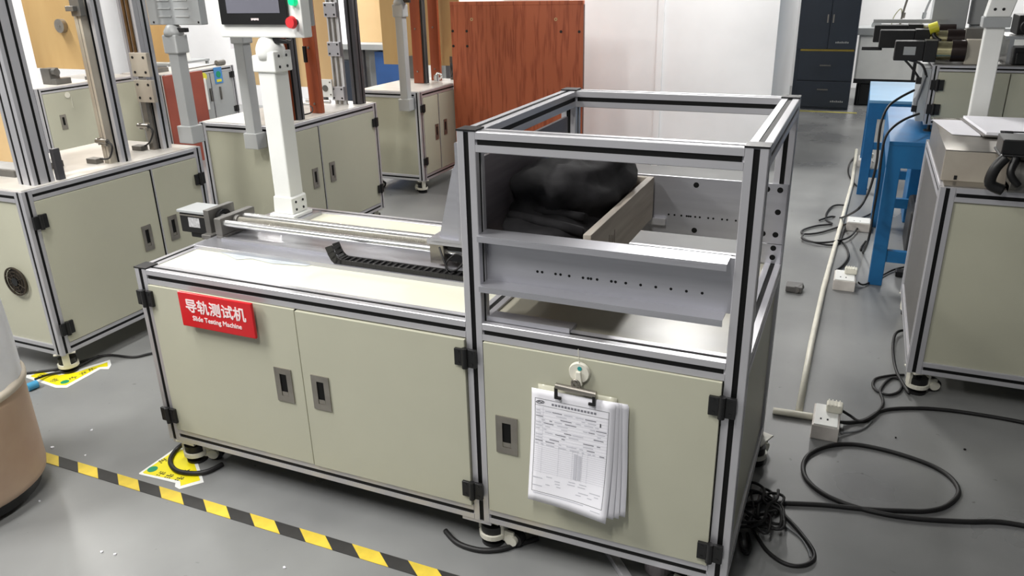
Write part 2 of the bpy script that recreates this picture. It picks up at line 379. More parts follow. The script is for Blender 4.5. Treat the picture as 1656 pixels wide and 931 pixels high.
for c in ((.037, .624), (.034, .205)): hinge(mm, '-y', c, -.006)
for c in ((1.152, .617), (1.155, .208)): hinge(mm, '-y', c, -.006)
for c in ((1.805, .609), (1.806, .199)): hinge(mm, '-y', c, -.006)
for (x, y, a) in ((.055, .05, .3), (1.185, .05, -.1), (1.79, .055, 2.9), (.055, .70, 1.2), (1.185, .70, 2), (1.83, .735, 1.2)):
    caster(mm, x, y, ZB, a)
for x in (1.10, .0): MB().box(x+.01, x+.10, .004, .09, ZB-.012, ZB-.001).build('caster_plate', ALU, mm)
# nameplate: the red sign, slightly skewed by its bevelled edge
npl = MB().prism([(.197, .564), (.477, .564), (.477, .676), (.197, .676)], 'y', -.031, -.021).build('nameplate', RED, mm, bevel=.003, label='red acrylic sign with white Chinese and English lettering')
MB().box(.225, .45, -.021, -.0062, .585, .64).build('standoff', BLACK, npl)
text('lettering', '导轨测试机', .046, Matrix.Translation((.337, -.0316, .632)) @ FACE_FRONT, PRINTW, npl, bold=.0009)
text('lettering', 'Slide Testing Machine', .0215, Matrix.Translation((.337, -.0316, .595)) @ FACE_FRONT, PRINTW, npl, bold=.0004)
# linear drive
MB().box(.035, 1.14, .215, .445, ZT-.003, .727).build('base_plate', BRUSH, mm, bevel=.001)
MB().box(.10, 1.14, .275, .292, .727, .738).build('base_rib', BRUSH, mm); MB().box(.10, 1.14, .43, .442, .727, .738).build('base_rib', BRUSH, mm)
film = MB().add([(x, y, z) for x, y, z in [(.02, .33, .7145), (.06, .27, .7145), (.10, .225, .7145), (.18, .205, .7145), (.25, .175, .7145), (.29, .20, .7145), (.38, .185, .7145), (.50, .205, .7145), (.52, .235, .7145), (.05, .34, .7145)]], [tuple(range(10))])
film.build('protective_film', mat('peeling_blue_film', (205, 212, 216), .18, 0, .05, 14, bump=.4), mm, label='peeling pale protective film')
mt = MB(); mt.box(-.135, -.012, .335, .425, .720, .790); mt.box(-.105, -.03, .345, .415, .700, .720)
mo = mt.build('motor', BLACK, mm, bevel=.004, label='black servo motor')
MB().box(-.140, -.012, .330, .430, .792, .802).build('motor_cover', MGREY, mo, bevel=.002); 
MB().box(-.095, -.045, .3335, .335, .742, .776).build('motor_label', mat('silver_label', (190, 190, 192), .5, 0, .12, 90), mo)
MB().box(-.132, -.014, .333, .3352, .781, .786).build('motor_trim', GREY_STEEL, mo)
mk = MB(); mk.box(-.012, .012, .325, .45, .727, .812); mk.box(-.012, .03, .30, .46, .716, .732); mk.build('motor_mount', CAST, mm, bevel=.002)
mk = MB(); mk.ring((.012, .385, .770), (1, 0, 0), .034, .02, .012, n=20); mk.build('motor_flange', BLACK, mm)
mk = MB(); mk.cyl((.012, .375, .775), (.06, .375, .775), .014, n=16); mk.build('shaft_coupling', STEEL, mm)
mk = MB(); mk.box(.055, .085, .30, .47, .738, .796); mk.box(.055, .085, .30, .45, .727, .738); mk.cyl((.085, .375, .772), (.10, .375, .772), .02, n=18); mk.build('end_block', CAST, mm, bevel=.003)
for y in (.32, .415): MB().cyl((.085, y, .777), (1.14, y, .777), .0115, n=18).build('guide_rod', STEEL, mm, label='bright steel guide rod')
scr = MB(); N = 150; n = 10; vs = []
for i in range(N*2+1):
    x = .10+(1.14-.10)*i/(N*2); r = .0105 if i % 2 else .0075
    for k in range(n):
        t = 2*math.pi*k/n; vs.append((x+.0022*math.sin(t), .369+r*math.cos(t), .778+r*math.sin(t)))
scr.add(vs, [(i*n+k, i*n+(k+1) % n, (i+1)*n+(k+1) % n, (i+1)*n+k) for i in range(N*2) for k in range(n)], 0, False)
scr.build('lead_screw', mat('oiled_screw_steel', (196, 192, 180), .3, .7, .05, 30), mm)
for x in (.888, 1.062): MB().box(x, x+.047, .295, .45, .742, .806).build('carriage', GREY_STEEL, mm, bevel=.002)
MB().box(.888, 1.13, .28, .47, .806, .820).build('carriage_plate', BRUSH, mm, bevel=.001)
MB().box(.94, 1.05, .31, .44, .75, .80).build('screw_nut', BLACK, mm)
for y in (.292, .46): MB().prism([(.925, .826), (1.0, .826), (1.0, 1.10), (.987, 1.045), (.978, 1.03)], 'y', y, y+.01).build('gusset', BRUSH, mm)
mk = MB(); mk.box(.905, 1.125, .275, .49, .820, .828); mk.box(1.0, 1.012, .27, .49, .826, 1.112); mk.build('push_bracket', BRUSH, mm)
for y in (.33, .45): MB().cyl((1.012, y, .93), (1.175, y, .93), .012, n=14).build('push_rod', STEEL, mm)
MB().box(1.170, 1.180, .06, .69, .80, 1.125).build('push_plate', mat('streaked_aluminium', (150, 143, 148), .42, .3, .05, 9, stretch=(.5, .5, 9), rvar=.1), mm, label='upright streaked aluminium pusher plate')
wr = MB(); wr.tube([(.93, .28, .80), (.95, .262, .775), (.97, .255, .745), (1.0, .25, .75), (1.02, .262, .78), (.99, .27, .79), (.96, .262, .76), (.975, .25, .735), (1.03, .25, .73)], .003, 6); wr.build('sensor_wire', RUBBER, mm)
# drag chain along the drive
ch = MB().box(.53, 1.13, .222, .262, ZT-.003, ZT).build('cable_chain', RUBBER, mm, label='black plastic drag chain with ladder links')
lk = MB(); lk.box(-.0105, .0105, 0, .005, 0, .026); lk.box(-.0105, .0105, .037, .042, 0, .026); lk.box(-.004, .004, .004, .038, .021, .026); lk.box(-.004, .004, .004, .038, 0, .004)
link0 = None
K = 28
for i in range(K):
    x = 1.118-i*.0215; z = ZT; ang = 0
    if i >= K-4:
        j = i-(K-5); ang = [0, -.35, -.75, -1.05, -1.2][j]; x = 1.118-(K-5)*.0215-[0, .020, .036, .048, .056][j]; z = ZT+[0, .004, .015, .031, .05][j]
    if link0 is None: o = link0 = lk.build('chain_link', RUBBER, ch)
    else: o = link0.copy(); COL.objects.link(o); o.parent = ch
    o.location = (x, .222, z); o.rotation_euler = (0, -ang, 0)
    if ang: o.rotation_euler = (0, ang*-1, 0)
# display stand
MB().box(.025, .195, .545, .70, ZT-.003, .728).build('stand_foot_plate', BRUSH, mm, bevel=.001)
sb = MB(); sb.box(.065, .175, .565, .675, .728, .742); sb.prism([(.077, .742), (.163, .742), (.163, .80), (.158, .806), (.082, .806), (.077, .742)][:5], 'y', .577, .663)
so = sb.build('stand_base', WHITE, mm, bevel=.003)
bs = MB()
for y in (.60, .64):
    for z in (.757, .785): bs.cyl((.163, y, z), (.1645, y, z), .005, n=8)
stuff(bs.build('screw', BLACK, so))
MB().box(.083, .157, .583, .657, .80, 1.27).build('stand_column', WHITE, mm, bevel=.006)
sc = MB(); sc.prism([(.070, 1.245), (.168, 1.245), (.168, 1.315), (.072, 1.300)], 'y', .575, .668)
so = sc.build('stand_collar', WHITE, mm, bevel=.004)
bs = MB()
for y in (.60, .64):
    for z in (1.262, 1.298): bs.cyl((.168, y, z), (.1695, y, z), .005, n=8)
stuff(bs.build('screw', BLACK, so))
sk = MB(); sk.lathe((.120, .62, 1.285), [(.048, 0), (.05, .02), (.05, .035), (.045, .05), (.036, .066), (.028, .075)], n=24); sk.build('swivel_joint', WHITE, mm)
sk = MB(); sk.prism([(.15, 1.338), (.205, 1.338), (.215, 1.348), (.15, 1.358)], 'y', .60, .625); sk.build('swivel_lever', BLACK, mm, bevel=.002)
pan = MB().box(-.06, .292, .59, .636, 1.358, 1.62).build('operator_panel', WHITE, mm, bevel=.004, label='white operator box with touch screen and buttons')
MB().box(-.03, .26, .636, .70, 1.39, 1.60).build('rear_housing', LGREY, pan, bevel=.004)
MB().box(-.042, .242, .578, .5898, 1.400, 1.60).build('screen_bezel', BLACK, pan, bevel=.003)
MB().box(-.008, .214, .5768, .578, 1.437, 1.585).build('screen', SCREEN, pan)
mkp = MB()
for i, (dx, wd_) in enumerate(((0, .004), (.006, .005), (.0125, .005), (.019, .006), (.0265, .005))): mkp.box(.091+dx, .091+dx+wd_, .5771, .578, 1.414+(i % 2)*.001, 1.421)
stuff(mkp.build('screen_mark', PRINTW, pan))
sk = MB(); sk.cyl((.266, .59, 1.408), (.266, .567, 1.408), .010, n=16); sk.build('button_stem', BLACK, pan)
sk = MB(); sk.cyl((.266, .569, 1.408), (.266, .556, 1.408), .0205, .017, n=24); sk.build('emergency_button', REDBTN, pan, bevel=.002, label='red mushroom push button')
sk = MB(); sk.cyl((.268, .59, 1.472), (.268, .572, 1.472), .0145, .012, n=24); sk.build('start_button', GREEN, pan, bevel=.002, label='glowing green push button')
# front cross channels and perforated plates of the frame
def channel_plate():
    x0, x1 = L1+P+.002, L-P-.002
    f = MB(); f.box(x0, x1, .036, .042, .820, .951)                 # web
    f.build('front_plate', BRUSH, mm, label='brushed front plate with a row of small holes')
    for z, nm in ((.952, 'channel_bar'), (.822, 'channel_bar')):
        f = MB(); f.box(x0-.002, x1-.012, -.012, .050, z-.003, z); f.box(x0-.002, x1-.012, -.012, -.008, z-.016, z-.003); f.build(nm, BRUSH, mm, bevel=.0006)
channel_plate()
for x, z in [(1.3361, 0.8616), (1.3484, 0.8616), (1.383, 0.8614), (1.3959, 0.8615), (1.4179, 0.8608), (1.4527, 0.8607), (1.4655, 0.8608), (1.4725, 0.8608), (1.4877, 0.8609), (1.5227, 0.861), (1.5326, 0.8609), (1.5574, 0.8612), (1.5928, 0.8613), (1.6283, 0.861), (1.6633, 0.8612), (1.6985, 0.8605), (1.7339, 0.8607)]:
    MB().cyl((x, .0355, z), (x, .0362, z), .0034, n=10).build('screw_hole', SLOT, mm)
bpn = MB().box(L1+P+.004, L-.004, .706, .7135, .778, .958).build('rear_plate', BRUSH, mm, label='brushed rear plate with bolt holes')
for (x, z) in ((1.585, .937), (1.588, .795), (1.826, .941), (1.826, .875), (1.826, .806), (1.79, .806), (1.79, .941), (1.25, .937)):
    MB().cyl((x, .7055, z), (x, .7062, z), .0085, n=14).build('bolt_hole', SLOT, bpn)
for px in (.51, .54, .575, .602, .612, .622, .645, .668, .71, .735, .778, .803, .845, .87, .94):
    x = 1.198+px*(1.803-1.198); MB().cyl((x, .7055, .838), (x, .7062, .838), .0032, n=8).build('small_hole', SLOT, bpn)
bp2 = MB().box(1.787, L-.004, .7065, .713, .716, .776).build('corner_plate', BRUSH, mm)
for z in (.764, .735): MB().cyl((1.824, .706, z), (1.824, .7068, z), .0085, n=14).build('bolt_hole', SLOT, bp2)
MB().box(1.20, 1.50, .690, .705, .806, .826).build('drawer_runner', ALU, mm); MB().box(1.20, 1.50, .043, .058, .806, .826).build('drawer_runner', ALU, mm)
MB().box(1.202, 1.425, .022, .075, ZT-.004, .722).build('stop_bar', BRUSH, mm); MB().box(1.202, 1.425, .020, .026, .716, .730).build('stop_bar', BRUSH, mm)

# wooden drawer box and bundle
dw = thing('drawer_box', 'pale worn wooden drawer box inside the aluminium frame holding the black bundle', 'drawer', (1.325, .38, .827))
def dbx(*a): return MB().box(*a)
for nm, a in (('side_board', (.115, .135, -.31, .31, 0, .13)), ('side_board', (-.135, -.115, -.31, .31, 0, .085)), ('end_board', (-.115, .115, .292, .31, 0, .13)), ('end_board', (-.115, .115, -.31, -.292, 0, .085)), ('bottom_board', (-.115, .115, -.292, .292, .006, .014))):
    dbx(*a).build(nm, WOODBOX, dw, bevel=.0015)
ink = MB()
for k, zz in enumerate((.0, .016, .032, .048)): ink.box(.1352, .1356, -.16+zz, -.155+zz, .045+.004*(k % 2), .085-.005*(k % 3)); 
ink.build('pencil_mark', mat('pencil', (130, 118, 108), .8, 0, .05, 9), dw)
def bundle():
    import bmesh
    from mathutils import noise
    vs = []; nu, nv = 56, 32
    for i in range(nv+1):
        v = math.pi*i/nv
        for j in range(nu):
            u = 2*math.pi*j/nu
            cx = math.copysign(abs(math.cos(u))**.7, math.cos(u)); cy = math.copysign(abs(math.sin(u))**.75, math.sin(u)); sv = abs(math.sin(v))**.6
            x = .125*cx*sv; y = .235*cy*sv; z = .105*math.copysign(abs(math.cos(v))**.8, math.cos(v))
            p = Vector((x, y, z)); nn = noise.noise(p*9+Vector((3, 1, 2)))*.022+noise.noise(Vector((x*22, y*7, z*26)))*.012-abs(noise.noise(Vector((x*9+y*12, y*4, z*16+4))))*.022
            fold = .010*math.sin(z*60+y*6+x*12)
            d = p.normalized(); p += d*(nn+fold*abs(math.sin(v)))
            p.z += -.03*(y/.235) if y < 0 else .012*math.sin(y*9)
            p.z += .018*(y/.235)
            vs.append(p)
    fs = [(i*nu+j, i*nu+(j+1) % nu, (i+1)*nu+(j+1) % nu, (i+1)*nu+j) for i in range(nv) for j in range(nu)]
    f = MB(); f.add(vs, fs, 0, True); return f
bd = thing('cloth_bundle', 'folded black padded cloth bundle lying in the wooden drawer box', 'cloth', (1.318, .375, .845))
b1 = bundle(); b1.xf(Matrix.Translation((-.012, .03, .128)) @ Matrix.Rotation(-.18, 4, 'Z') @ Matrix.Diagonal((.98, 1.0, .85, 1))); b1.build('upper_roll', CLOTH, bd)
b2 = bundle(); b2.xf(Matrix.Translation((-.016, -.075, .066)) @ Matrix.Diagonal((.93, 1.02, .50, 1))); b2.build('lower_fold', CLOTH, bd)
b3 = MB(); b3.tube([(-.11, -.20, .108), (-.03, -.25, .118), (.05, -.25, .108), (.09, -.22, .09)], .013, 10); b3.tube([(-.11, -.15, .12), (-.02, -.19, .126), (.08, -.17, .112)], .012, 10); b3.build('fold_ridge', CLOTH, bd)

# hook, clip and papers
hk = thing('suction_hook', 'round white hook with teal dot stuck on the sage door', 'hook', (1.462, -.008, .632))
f = MB(); f.cyl((0, 0, 0), (0, -.007, 0), .028, .025, n=28); f.build('disc', OFFW, hk, bevel=.002)
f = MB(); f.cyl((.002, -.007, .013), (.002, -.0085, .013), .0055, n=14); f.build('teal_dot', mat('teal_plastic', (40, 150, 150), .4), hk)
f = MB(); f.prism([(-.006, .006), (.006, .006), (.011, -.03), (-.009, -.03)], 'y', -.014, -.006); f.build('hook_arm', OFFW, hk, bevel=.002)
f = MB(); f.tube([(0, -.004, .026), (-.003, -.003, .05), (-.004, -.001, .062)], .001, 6); f.build('thread', OFFW, hk)
cl = thing('binder_clip', 'steel spring clip with black pads hanging below the white hook', 'clip', (1.456, -.02, .58), rz=0)
R_ = Matrix.Rotation(.0, 4, 'Y')
f = MB(); f.cyl((-.05, -.005, .012), (.054, -.005, .008), .008, n=16); f.build('clip_roll', GREY_STEEL, cl)
f = MB(); f.tube([(-.010, 0, .012), (-.009, -.002, .03), (0, -.003, .036), (.010, -.002, .03), (.011, 0, .012)], .0025, 8); f.ring((0, -.006, .024), (0, 1, 0), .008, .004, .006, n=16); f.build('clip_loop', GREY_STEEL, cl)
for x in (-.048, .05):
    f = MB(); f.box(x-.004, x+.004, -.012, -.006, -.016, .01); f.box(x-.004 if x < 0 else x-.014, x+.014 if x < 0 else x+.004, -.012, -.006, -.022, -.015); f.build('clip_pad', BLACK, cl, bevel=.001)
sh = thing('paper_sheaf', 'sheaf of printed test forms clipped below the white hook', 'papers', (1.456, -.012, .39))
def sheet(w_, h_, dx, dz, rot, off, curl, m, name, parent, shade=True):
    """thin sheet hanging in the xz plane, curling out towards -y at the bottom"""
    nx, nz = 10, 18; vs = []
    for k in range(2):
        for j in range(nz+1):
            for i in range(nx+1):
                u = i/nx-.5; v = j/nz
                y = -off-curl*(v**2.2)*(1+.5*u)-.004*math.sin(v*5+u*4)*v+k*.0004
                x = u*w_; z = -v*h_
                vs.append((x*math.cos(rot)-z*math.sin(rot)+dx, y, x*math.sin(rot)+z*math.cos(rot)+dz))
    n1 = (nx+1)*(nz+1); fs = []
    for j in range(nz):
        for i in range(nx):
            a = j*(nx+1)+i; fs.append((a, a+1, a+nx+2, a+nx+1)); fs.append((n1+a, n1+a+nx+1, n1+a+nx+2, n1+a+1))
    b = [i for i in range(nx+1)]+[(nx+1)*j+nx for j in range(1, nz+1)]+[(nx+1)*nz+i for i in range(nx-1, -1, -1)]+[(nx+1)*j for j in range(nz-1, 0, -1)]
    for i in range(len(b)):
        p, q = b[i], b[(i+1) % len(b)]; fs.append((p, n1+p, n1+q, q))
    f = MB(); f.add(vs, fs, 0, True)
    return f.build(name, m, parent)
sheets = [(.222, .305, .022, .176, .0, .001, .012), (.222, .31, .020, .178, .03, .003, .016), (.222, .312, .006, .178, .03, .0055, .022), (.222, .314, .0, .182, .01, .008, .026), (.218, .318, -.006, .182, -.012, .011, .036)]
for a in sheets: top = sheet(*a, PAPER, 'sheet', sh)
def print_on(parent):
    f = MB(); w_, h_, dx, dz, rot, off, curl = sheets[-1]
    def pt(x, zz):
        u = x/w_; v = -zz/h_; y = -off-curl*(max(v, 0)**2.2)*(1+.5*u)-.004*math.sin(v*5+u*4)*v-.0006
        return (x*math.cos(rot)-zz*math.sin(rot)+dx, y, x*math.sin(rot)+zz*math.cos(rot)+dz)
    def q(x0, x1, z0, z1, mi=0, n=1):
        vs = []; fs = []; n = max(1, int(abs(z1-z0)/.02), int(abs(x1-x0)/.02))
        if abs(x1-x0) > abs(z1-z0):
            for i in range(n+1): x = x0+(x1-x0)*i/n; vs += [pt(x, z0), pt(x, z1)]
        else:
            for i in range(n+1): z = z0+(z1-z0)*i/n; vs += [pt(x0, z), pt(x1, z)]
        for i in range(n): fs.append((2*i, 2*i+1, 2*i+3, 2*i+2))
        f.add(vs, fs, mi)
    X0, X1, Z0, Z1 = -.100, .094, -.026, -.288
    t = .0009
    q(X0, X1, Z0, Z0-t, 2); q(X0, X1, Z1, Z1-t, 2); q(X0, X0+t, Z0, Z1, 2); q(X1-t, X1, Z0, Z1, 2)
    q(X0, X1, -.045, -.0457, 2)
    rnd = random.Random(3)
    z = -.055
    while z > -.150:
        q(X0, X1, z, z-.0005, 1); x = X0+.003
        while x < X1-.012:
            l = rnd.uniform(.006, .03)
            if x+l > X1-.004: break
            if rnd.random() < .72: q(x, x+l, z-.0028, z-.0050, rnd.choice((0, 1, 1)))
            x += l+rnd.uniform(.002, .014)
        z -= .0085
    z = -.155
    while z > -.235: q(X0, X1, z, z-.0006, 1); z -= .0058
    for x in (X0+.022, X0+.068, X0+.105, X0+.118, X0+.131, X0+.145): q(x, x+.0006, -.150, -.235, 1)
    q(X0+.110, X0+.118, -.160, -.232, 1); q(X0+.121, X0+.129, -.163, -.232, 1)
    q(X0+.022, X0+.0226, -.048, -.150, 1)
    z = -.24
    while z > -.284:
        x = X0+.002
        while x < X1-.02:
            l = rnd.uniform(.008, .03)
            if rnd.random() < .6: q(x, min(x+l, X1-.003), z, z-.0022, 1)
            x += l+rnd.uniform(.004, .02)
        z -= .0075
    [q(X0+.045+k*.0085, X0+.051+k*.0085, -.034, -.040, 0) for k in range(14)]; q(X0+.005, X1-.05, Z1-.004, Z1-.006, 1); q(X1-.03, X1-.004, Z1-.010, Z1-.012, 1)
    q(X1-.022, X1-.019, -.062, -.072, 2)
    f.build('form_print', [INK, INKL, INKD], parent)
    g = MB(); pts = []
    for i in range(15): a = 2*math.pi*i/14; x, y, z = pt(X0+.014+.011*math.cos(a), -.036+.004*math.sin(a)+.0016*math.cos(a)); pts.append((x, y, z))
    g.tube(pts, .0006, 4, sub=1); x, y, z = pt(X0+.014, -.036)
    g.tube([pt(X0+.007, -.038), pt(X0+.011, -.0345), pt(X0+.017, -.037), pt(X0+.021, -.0335)], .0007, 4, sub=3); g.build('logo_print', INKD, parent)
print_on(top)
sheet(.205, .30, .0, .190, .0, -.002, .0, mat('clear_film', (200, 198, 180), .25, 0, .02, 4), 'plastic_backing', sh)

# ------------------------------------------------------------------ generic sage cabinets with aluminium frame
def cabinet(name, label, cat, x0, x1, y0, y1, z0, z1, p=.045, right_doors=None, right_handles=(), hinges=(), top=GREYTOP, rail=None, casters=True, front_panel=DOOR, prim=None, door_mat=None, side_mat=None):
    door_mat = door_mat or DOOR; side_mat = side_mat or DOOR
    t = thing(name, label, cat)
    rm = rail or ALU
    for x in (x0, x1-p):
        for y in (y0, y1-p): profile(t, 'post', 'z', z0, z1, x, y, s=p, m=rm)
    for z in (z0, z1-p):
        for y in (y0, y1-p): profile(t, 'rail', 'x', x0+p, x1-p, y, z, s=p, m=rm)
        for x in (x0, x1-p): profile(t, 'rail', 'y', y0+p, y1-p, x, z, s=p, m=rm)
    MB().box(x0+.012, x1-.012, y0+.012, y1-.012, z1-.004, z1+.004).build('table_top', top, t)
    MB().box(x0+p-.002, x1-p+.002, y0+.008, y0+.02, z0+p-.002, z1-p+.002).build('front_panel', front_panel, t)
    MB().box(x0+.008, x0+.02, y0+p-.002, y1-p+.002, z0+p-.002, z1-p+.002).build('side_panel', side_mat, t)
    MB().box(x0+p-.002, x1-p+.002, y1-.02, y1-.008, z0+p-.002, z1-p+.002).build('back_panel', DOOR, t)
    MB().box(x0+.02, x1-.02, y0+.02, y1-.02, z0+.004, z0+.014).build('bottom_panel', DOOR, t)
    ds = []
    if right_doors:
        for i in range(len(right_doors)-1):
            ds.append(MB().box(x1-.012, x1+.003, right_doors[i]+.007*(i > 0)+.002, right_doors[i+1]-.007*(i < len(right_doors)-2)-.002, z0+p+.002, z1-p-.002).build('door', door_mat, t, bevel=.001))
        for yy in right_doors[1:-1]: profile(t, 'door_post', 'z', z0+p, z1-p, x1-.040, yy-.013, s=.026, m=rm) if False else [MB().box(x1-.02, x1-.001, yy-.009, yy+.002, z0+p, z1-p).build('door_gasket', SLOT, t), MB().box(x1-.02, x1+.001, yy+.002, yy+.009, z0+p, z1-p).build('door_strip', rm, t)]
        for di, yy, zz in right_handles: handle(ds[di], '+x', (yy, zz), depth_pos=x1+.003, h=.118, wd=.052)
        for yy, zz in hinges: hinge(t, '+x', (yy, zz), x1+.003, wd=.06, h=.056)
    else:
        MB().box(x1-.02, x1-.008, y0+p-.002, y1-p+.002, z0+p-.002, z1-p+.002).build('side_panel', DOOR, t)
    if casters:
        for x in (x0+.05, x1-.05):
            for y in (y0+.05, y1-.05): caster(t, x, y, z0, .4 if x < x0+.1 else 2.4)
    return t
def std_stand(t, x, y, z, h, m=LGREY, w_=.062, panel=None, pm=MGREY, col=None):
    """grey operator-panel stand seen from behind"""
    MB().box(x-.045, x+.045, y-.04, y+.04, z, z+.085).build('stand_base', m, t, bevel=.004)
    MB().box(x-w_/2, x+w_/2, y-w_/2, y+w_/2, z+.08, z+h).build('stand_column', col or m, t, bevel=.004)
    MB().box(x-.043, x+.043, y-.038, y+.038, z+h-.01, z+h+.075).build('stand_collar', m, t, bevel=.006)
    f = MB(); f.lathe((x, y, z+h+.07), [(.045, 0), (.045, .02), (.03, .045), (.02, .05)], n=18); f.build('swivel_joint', m, t)
    f = MB(); f.box(x+.03, x+.085, y-.012, y+.012, z+h+.085, z+h+.105); f.build('swivel_lever', BLACK, t, bevel=.003)
    if panel:
        x0, x1, y0, y1, z1 = panel; zb = z+h+.118
        b = MB().box(x0, x1, y0, y1, zb, z1).build('operator_box', pm, t, bevel=.004)
        f = MB()
        for k in range(5):
            for (a, c) in ((.22, .46), (.54, .80)):
                f.box(x0+(x1-x0)*a, x0+(x1-x0)*c, y0-.004, y0, zb+.035+k*.035, zb+.041+k*.035)
        f.build('vent_louvre', LGREY if pm is MGREY else MGREY, b)
        f = MB()
        for a in (x0+.03, x1-.015): f.cyl((a, y0-.002, zb+.012), (a, y0, zb+.012), .005, n=8)
        f.build('screw', BLACK, b)

# machine on the left (nearest one)
m2 = cabinet('testing_machine', 'left machine with tall double-slot uprights and dark-looking sage doors', 'machine', -1.50, -.91, .31, 1.25, .10, .80,
             right_doors=[.352, .93, 1.208], right_handles=((0, .842, .458), (1, .998, .462)), hinges=((.355, .672), (1.205, .65), (.355, .212)), rail=ALU)
def upright(t, x, y, sx, sy, z0, z1, nu=1, nv=1, m=ALU): return profile(t, 'upright', 'z', z0, z1, x, y, s=sx, s2=sy, slots_u=nu, slots_v=nv, m=m)
upright(m2, -1.035, .395, .092, .092, .80, 2.3, 2, 2)
upright(m2, -1.01, .835, .05, .05, .80, 2.3); MB().box(-1.028, -1.008, .80, .834, .804, 2.3).build('channel', BEIGE, m2); MB().box(-1.004, -.99, .80, .834, .804, 2.3).build('channel', BEIGE, m2)
upright(m2, -1.065, 1.125, .05, .05, .80, 2.3); MB().box(-1.075, -1.045, 1.095, 1.123, .804, 1.06).build('slide_rail', GREY_STEEL, m2)
for (z0, z1) in ((1.03, 1.13), (1.145, 1.25)):
    f = MB(); f.box(-1.07, -.965, 1.075, 1.095, z0, z1); o = f.build('slide_carriage', BEIGE, m2, bevel=.002)
    g_ = MB()
    for x in (-1.05, -.985):
        for z in (z0+.02, z1-.02): g_.cyl((x, 1.072, z), (x, 1.075, z), .006, n=8)
    g_.build('bolt', BLACK, o)
for x in (-1.075, -1.05): MB().cyl((x, 1.10, 1.25), (x, 1.10, 2.3), .008, n=10).build('guide_rod', BRONZE, m2)
for x in (-1.10, -1.02): MB().box(x-.007, x+.007, 1.095, 1.12, 1.13, 2.3).build('slide_rail', ALU, m2)
f = MB(); f.box(-1.02, -.965, .785, .81, 1.42, 1.49); f.box(-1.025, -.98, .765, .785, 1.44, 1.46); f.build('stop_block', CAST, m2, bevel=.002)
MB().box(-.955, -.935, .50, .53, .80, .93).build('limit_block', GUNM, m2)
for (x, y, z, bx) in ((-1.0, .80, .905, (-1.075, .80)), (-1.06, 1.085, .92, (-1.115, 1.085))):
    f = MB(); f.cyl((x-.035, y-.012, z), (x+.03, y-.012, z), .011, n=12); f.cyl((x-.018, y-.012, z-.016), (x-.018, y-.012, z+.014), .008, n=10); f.cyl((x+.015, y-.012, z), (x+.015, y-.012, z-.02), .007, n=10)
    f.build('air_fitting', GREY_STEEL, m2)
    f = MB(); f.tube([(x+.03, y-.012, z), (x+.055, y-.014, z-.02), (x+.03, y-.02, z-.07), (bx[0]+.035, y-.01, .825)], .004, 6); f.build('air_hose', RUBBER, m2)
    MB().box(bx[0]-.03, bx[0]+.03, bx[1]-.03, bx[1]+.01, .804, .826).build('hose_block', CAST, m2, bevel=.001)
MB().box(-1.42, -1.36, .46, .48, .83, 1.9).build('ply_board', PLYP, m2)
MB().box(-1.46, -1.16, .47, .70, .804, .83).build('tray', CAST, m2)
bd_ = MB().box(-1.44, -1.08, .50, .515, .86, 1.6).build('ply_board', PLYP, m2)
std_stand(m2, -1.005, 1.298, .805, .435, LGREY, .058, panel=(-1.13, -.81, 1.28, 1.325, 1.70), pm=MGREY)
# ventilator on the front face of the left machine
f = MB(); f.ring((-1.075, .308, .415), (0, -1, 0), .062, .056, .006, n=28); f.ring((-1.075, .306, .415), (0, -1, 0), .044, .041, .004, n=24); f.ring((-1.075, .306, .415), (0, -1, 0), .028, .025, .004, n=20)
for k in range(4):
    a = k*math.pi/4+.4; f.cyl((-1.075-.06*math.cos(a), .302, .415-.06*math.sin(a)), (-1.075+.06*math.cos(a), .302, .415+.06*math.sin(a)), .0015, n=5)
fo = f.build('fan_guard', mat('sooty_wire', (70, 62, 52), .5, .5, .1, 20), m2, label='round sooty wire fan guard')
f = MB(); f.cyl((-1.075, .316, .415), (-1.075, .309, .415), .054, n=28); f.build('fan_opening', mat('sooty_dark', (50, 44, 38), .8, 0, .1, 20), fo)
f = MB(); f.cyl((-1.075, .309, .415), (-1.075, .300, .415), .018, n=16); f.build('fan_hub', BLACK, fo)

# machine behind the stand column
m3 = cabinet('testing_machine', 'middle machine behind the white stand, with red-brown planks and pale plywood board', 'machine', -1.45, -.86, 1.80, 2.745, .10, .80,
             right_doors=[1.85, 2.116, 2.70], right_handles=((0, 2.037, .465), (1, 2.205, .467)), hinges=((2.702, .68), (2.702, .242)), rail=ALU)
std_stand(m3, -1.005, 1.745, .69, .56, LGREY, .062)
def plank(t, x, y, z0=.804, z1=2.2, wx=.085, wy=.03):
    o = MB().box(x, x+wx, y, y+wy, z0, z1).build('plank', PLANK, t, bevel=.003)
    g_ = MB()
    for z in (.86, 1.18, 1.45): g_.cyl((x+wx*.45, y-.004, z), (x+wx*.45, y+.001, z), .007, n=8)
    g_.build('bolt', GREY_STEEL, o); return o
plank(m3, -1.0, 2.24); plank(m3, -1.005, 1.98)
upright(m3, -.935, 2.0, .045, .045, .80, 2.3, m=GUNM)
upright(m3, -.955, 2.62, .06, .06, .80, 2.3, m=GUNM)
MB().box(-1.075, -.99, 2.60, 2.62, .804, 2.3).build('slide_rail', mat('bright_slide_aluminium', (214, 214, 214), .35, .2, .02, 3), m3)
for x in (-1.055, -1.02): MB().box(x-.006, x+.006, 2.592, 2.60, .804, 2.3).build('rail_track', GREY_STEEL, m3)
for z in (.83, 1.10, 1.33): 
    o = MB().box(-1.075, -.985, 2.575, 2.60, z, z+.085).build('slide_carriage', ALU, m3, bevel=.002)
    g_ = MB()
    for x in (-1.06, -1.0):
        for zz in (.015, .07): g_.cyl((x, 2.572, z+zz), (x, 2.575, z+zz), .006, n=8)
    g_.build('bolt', BLACK, o)
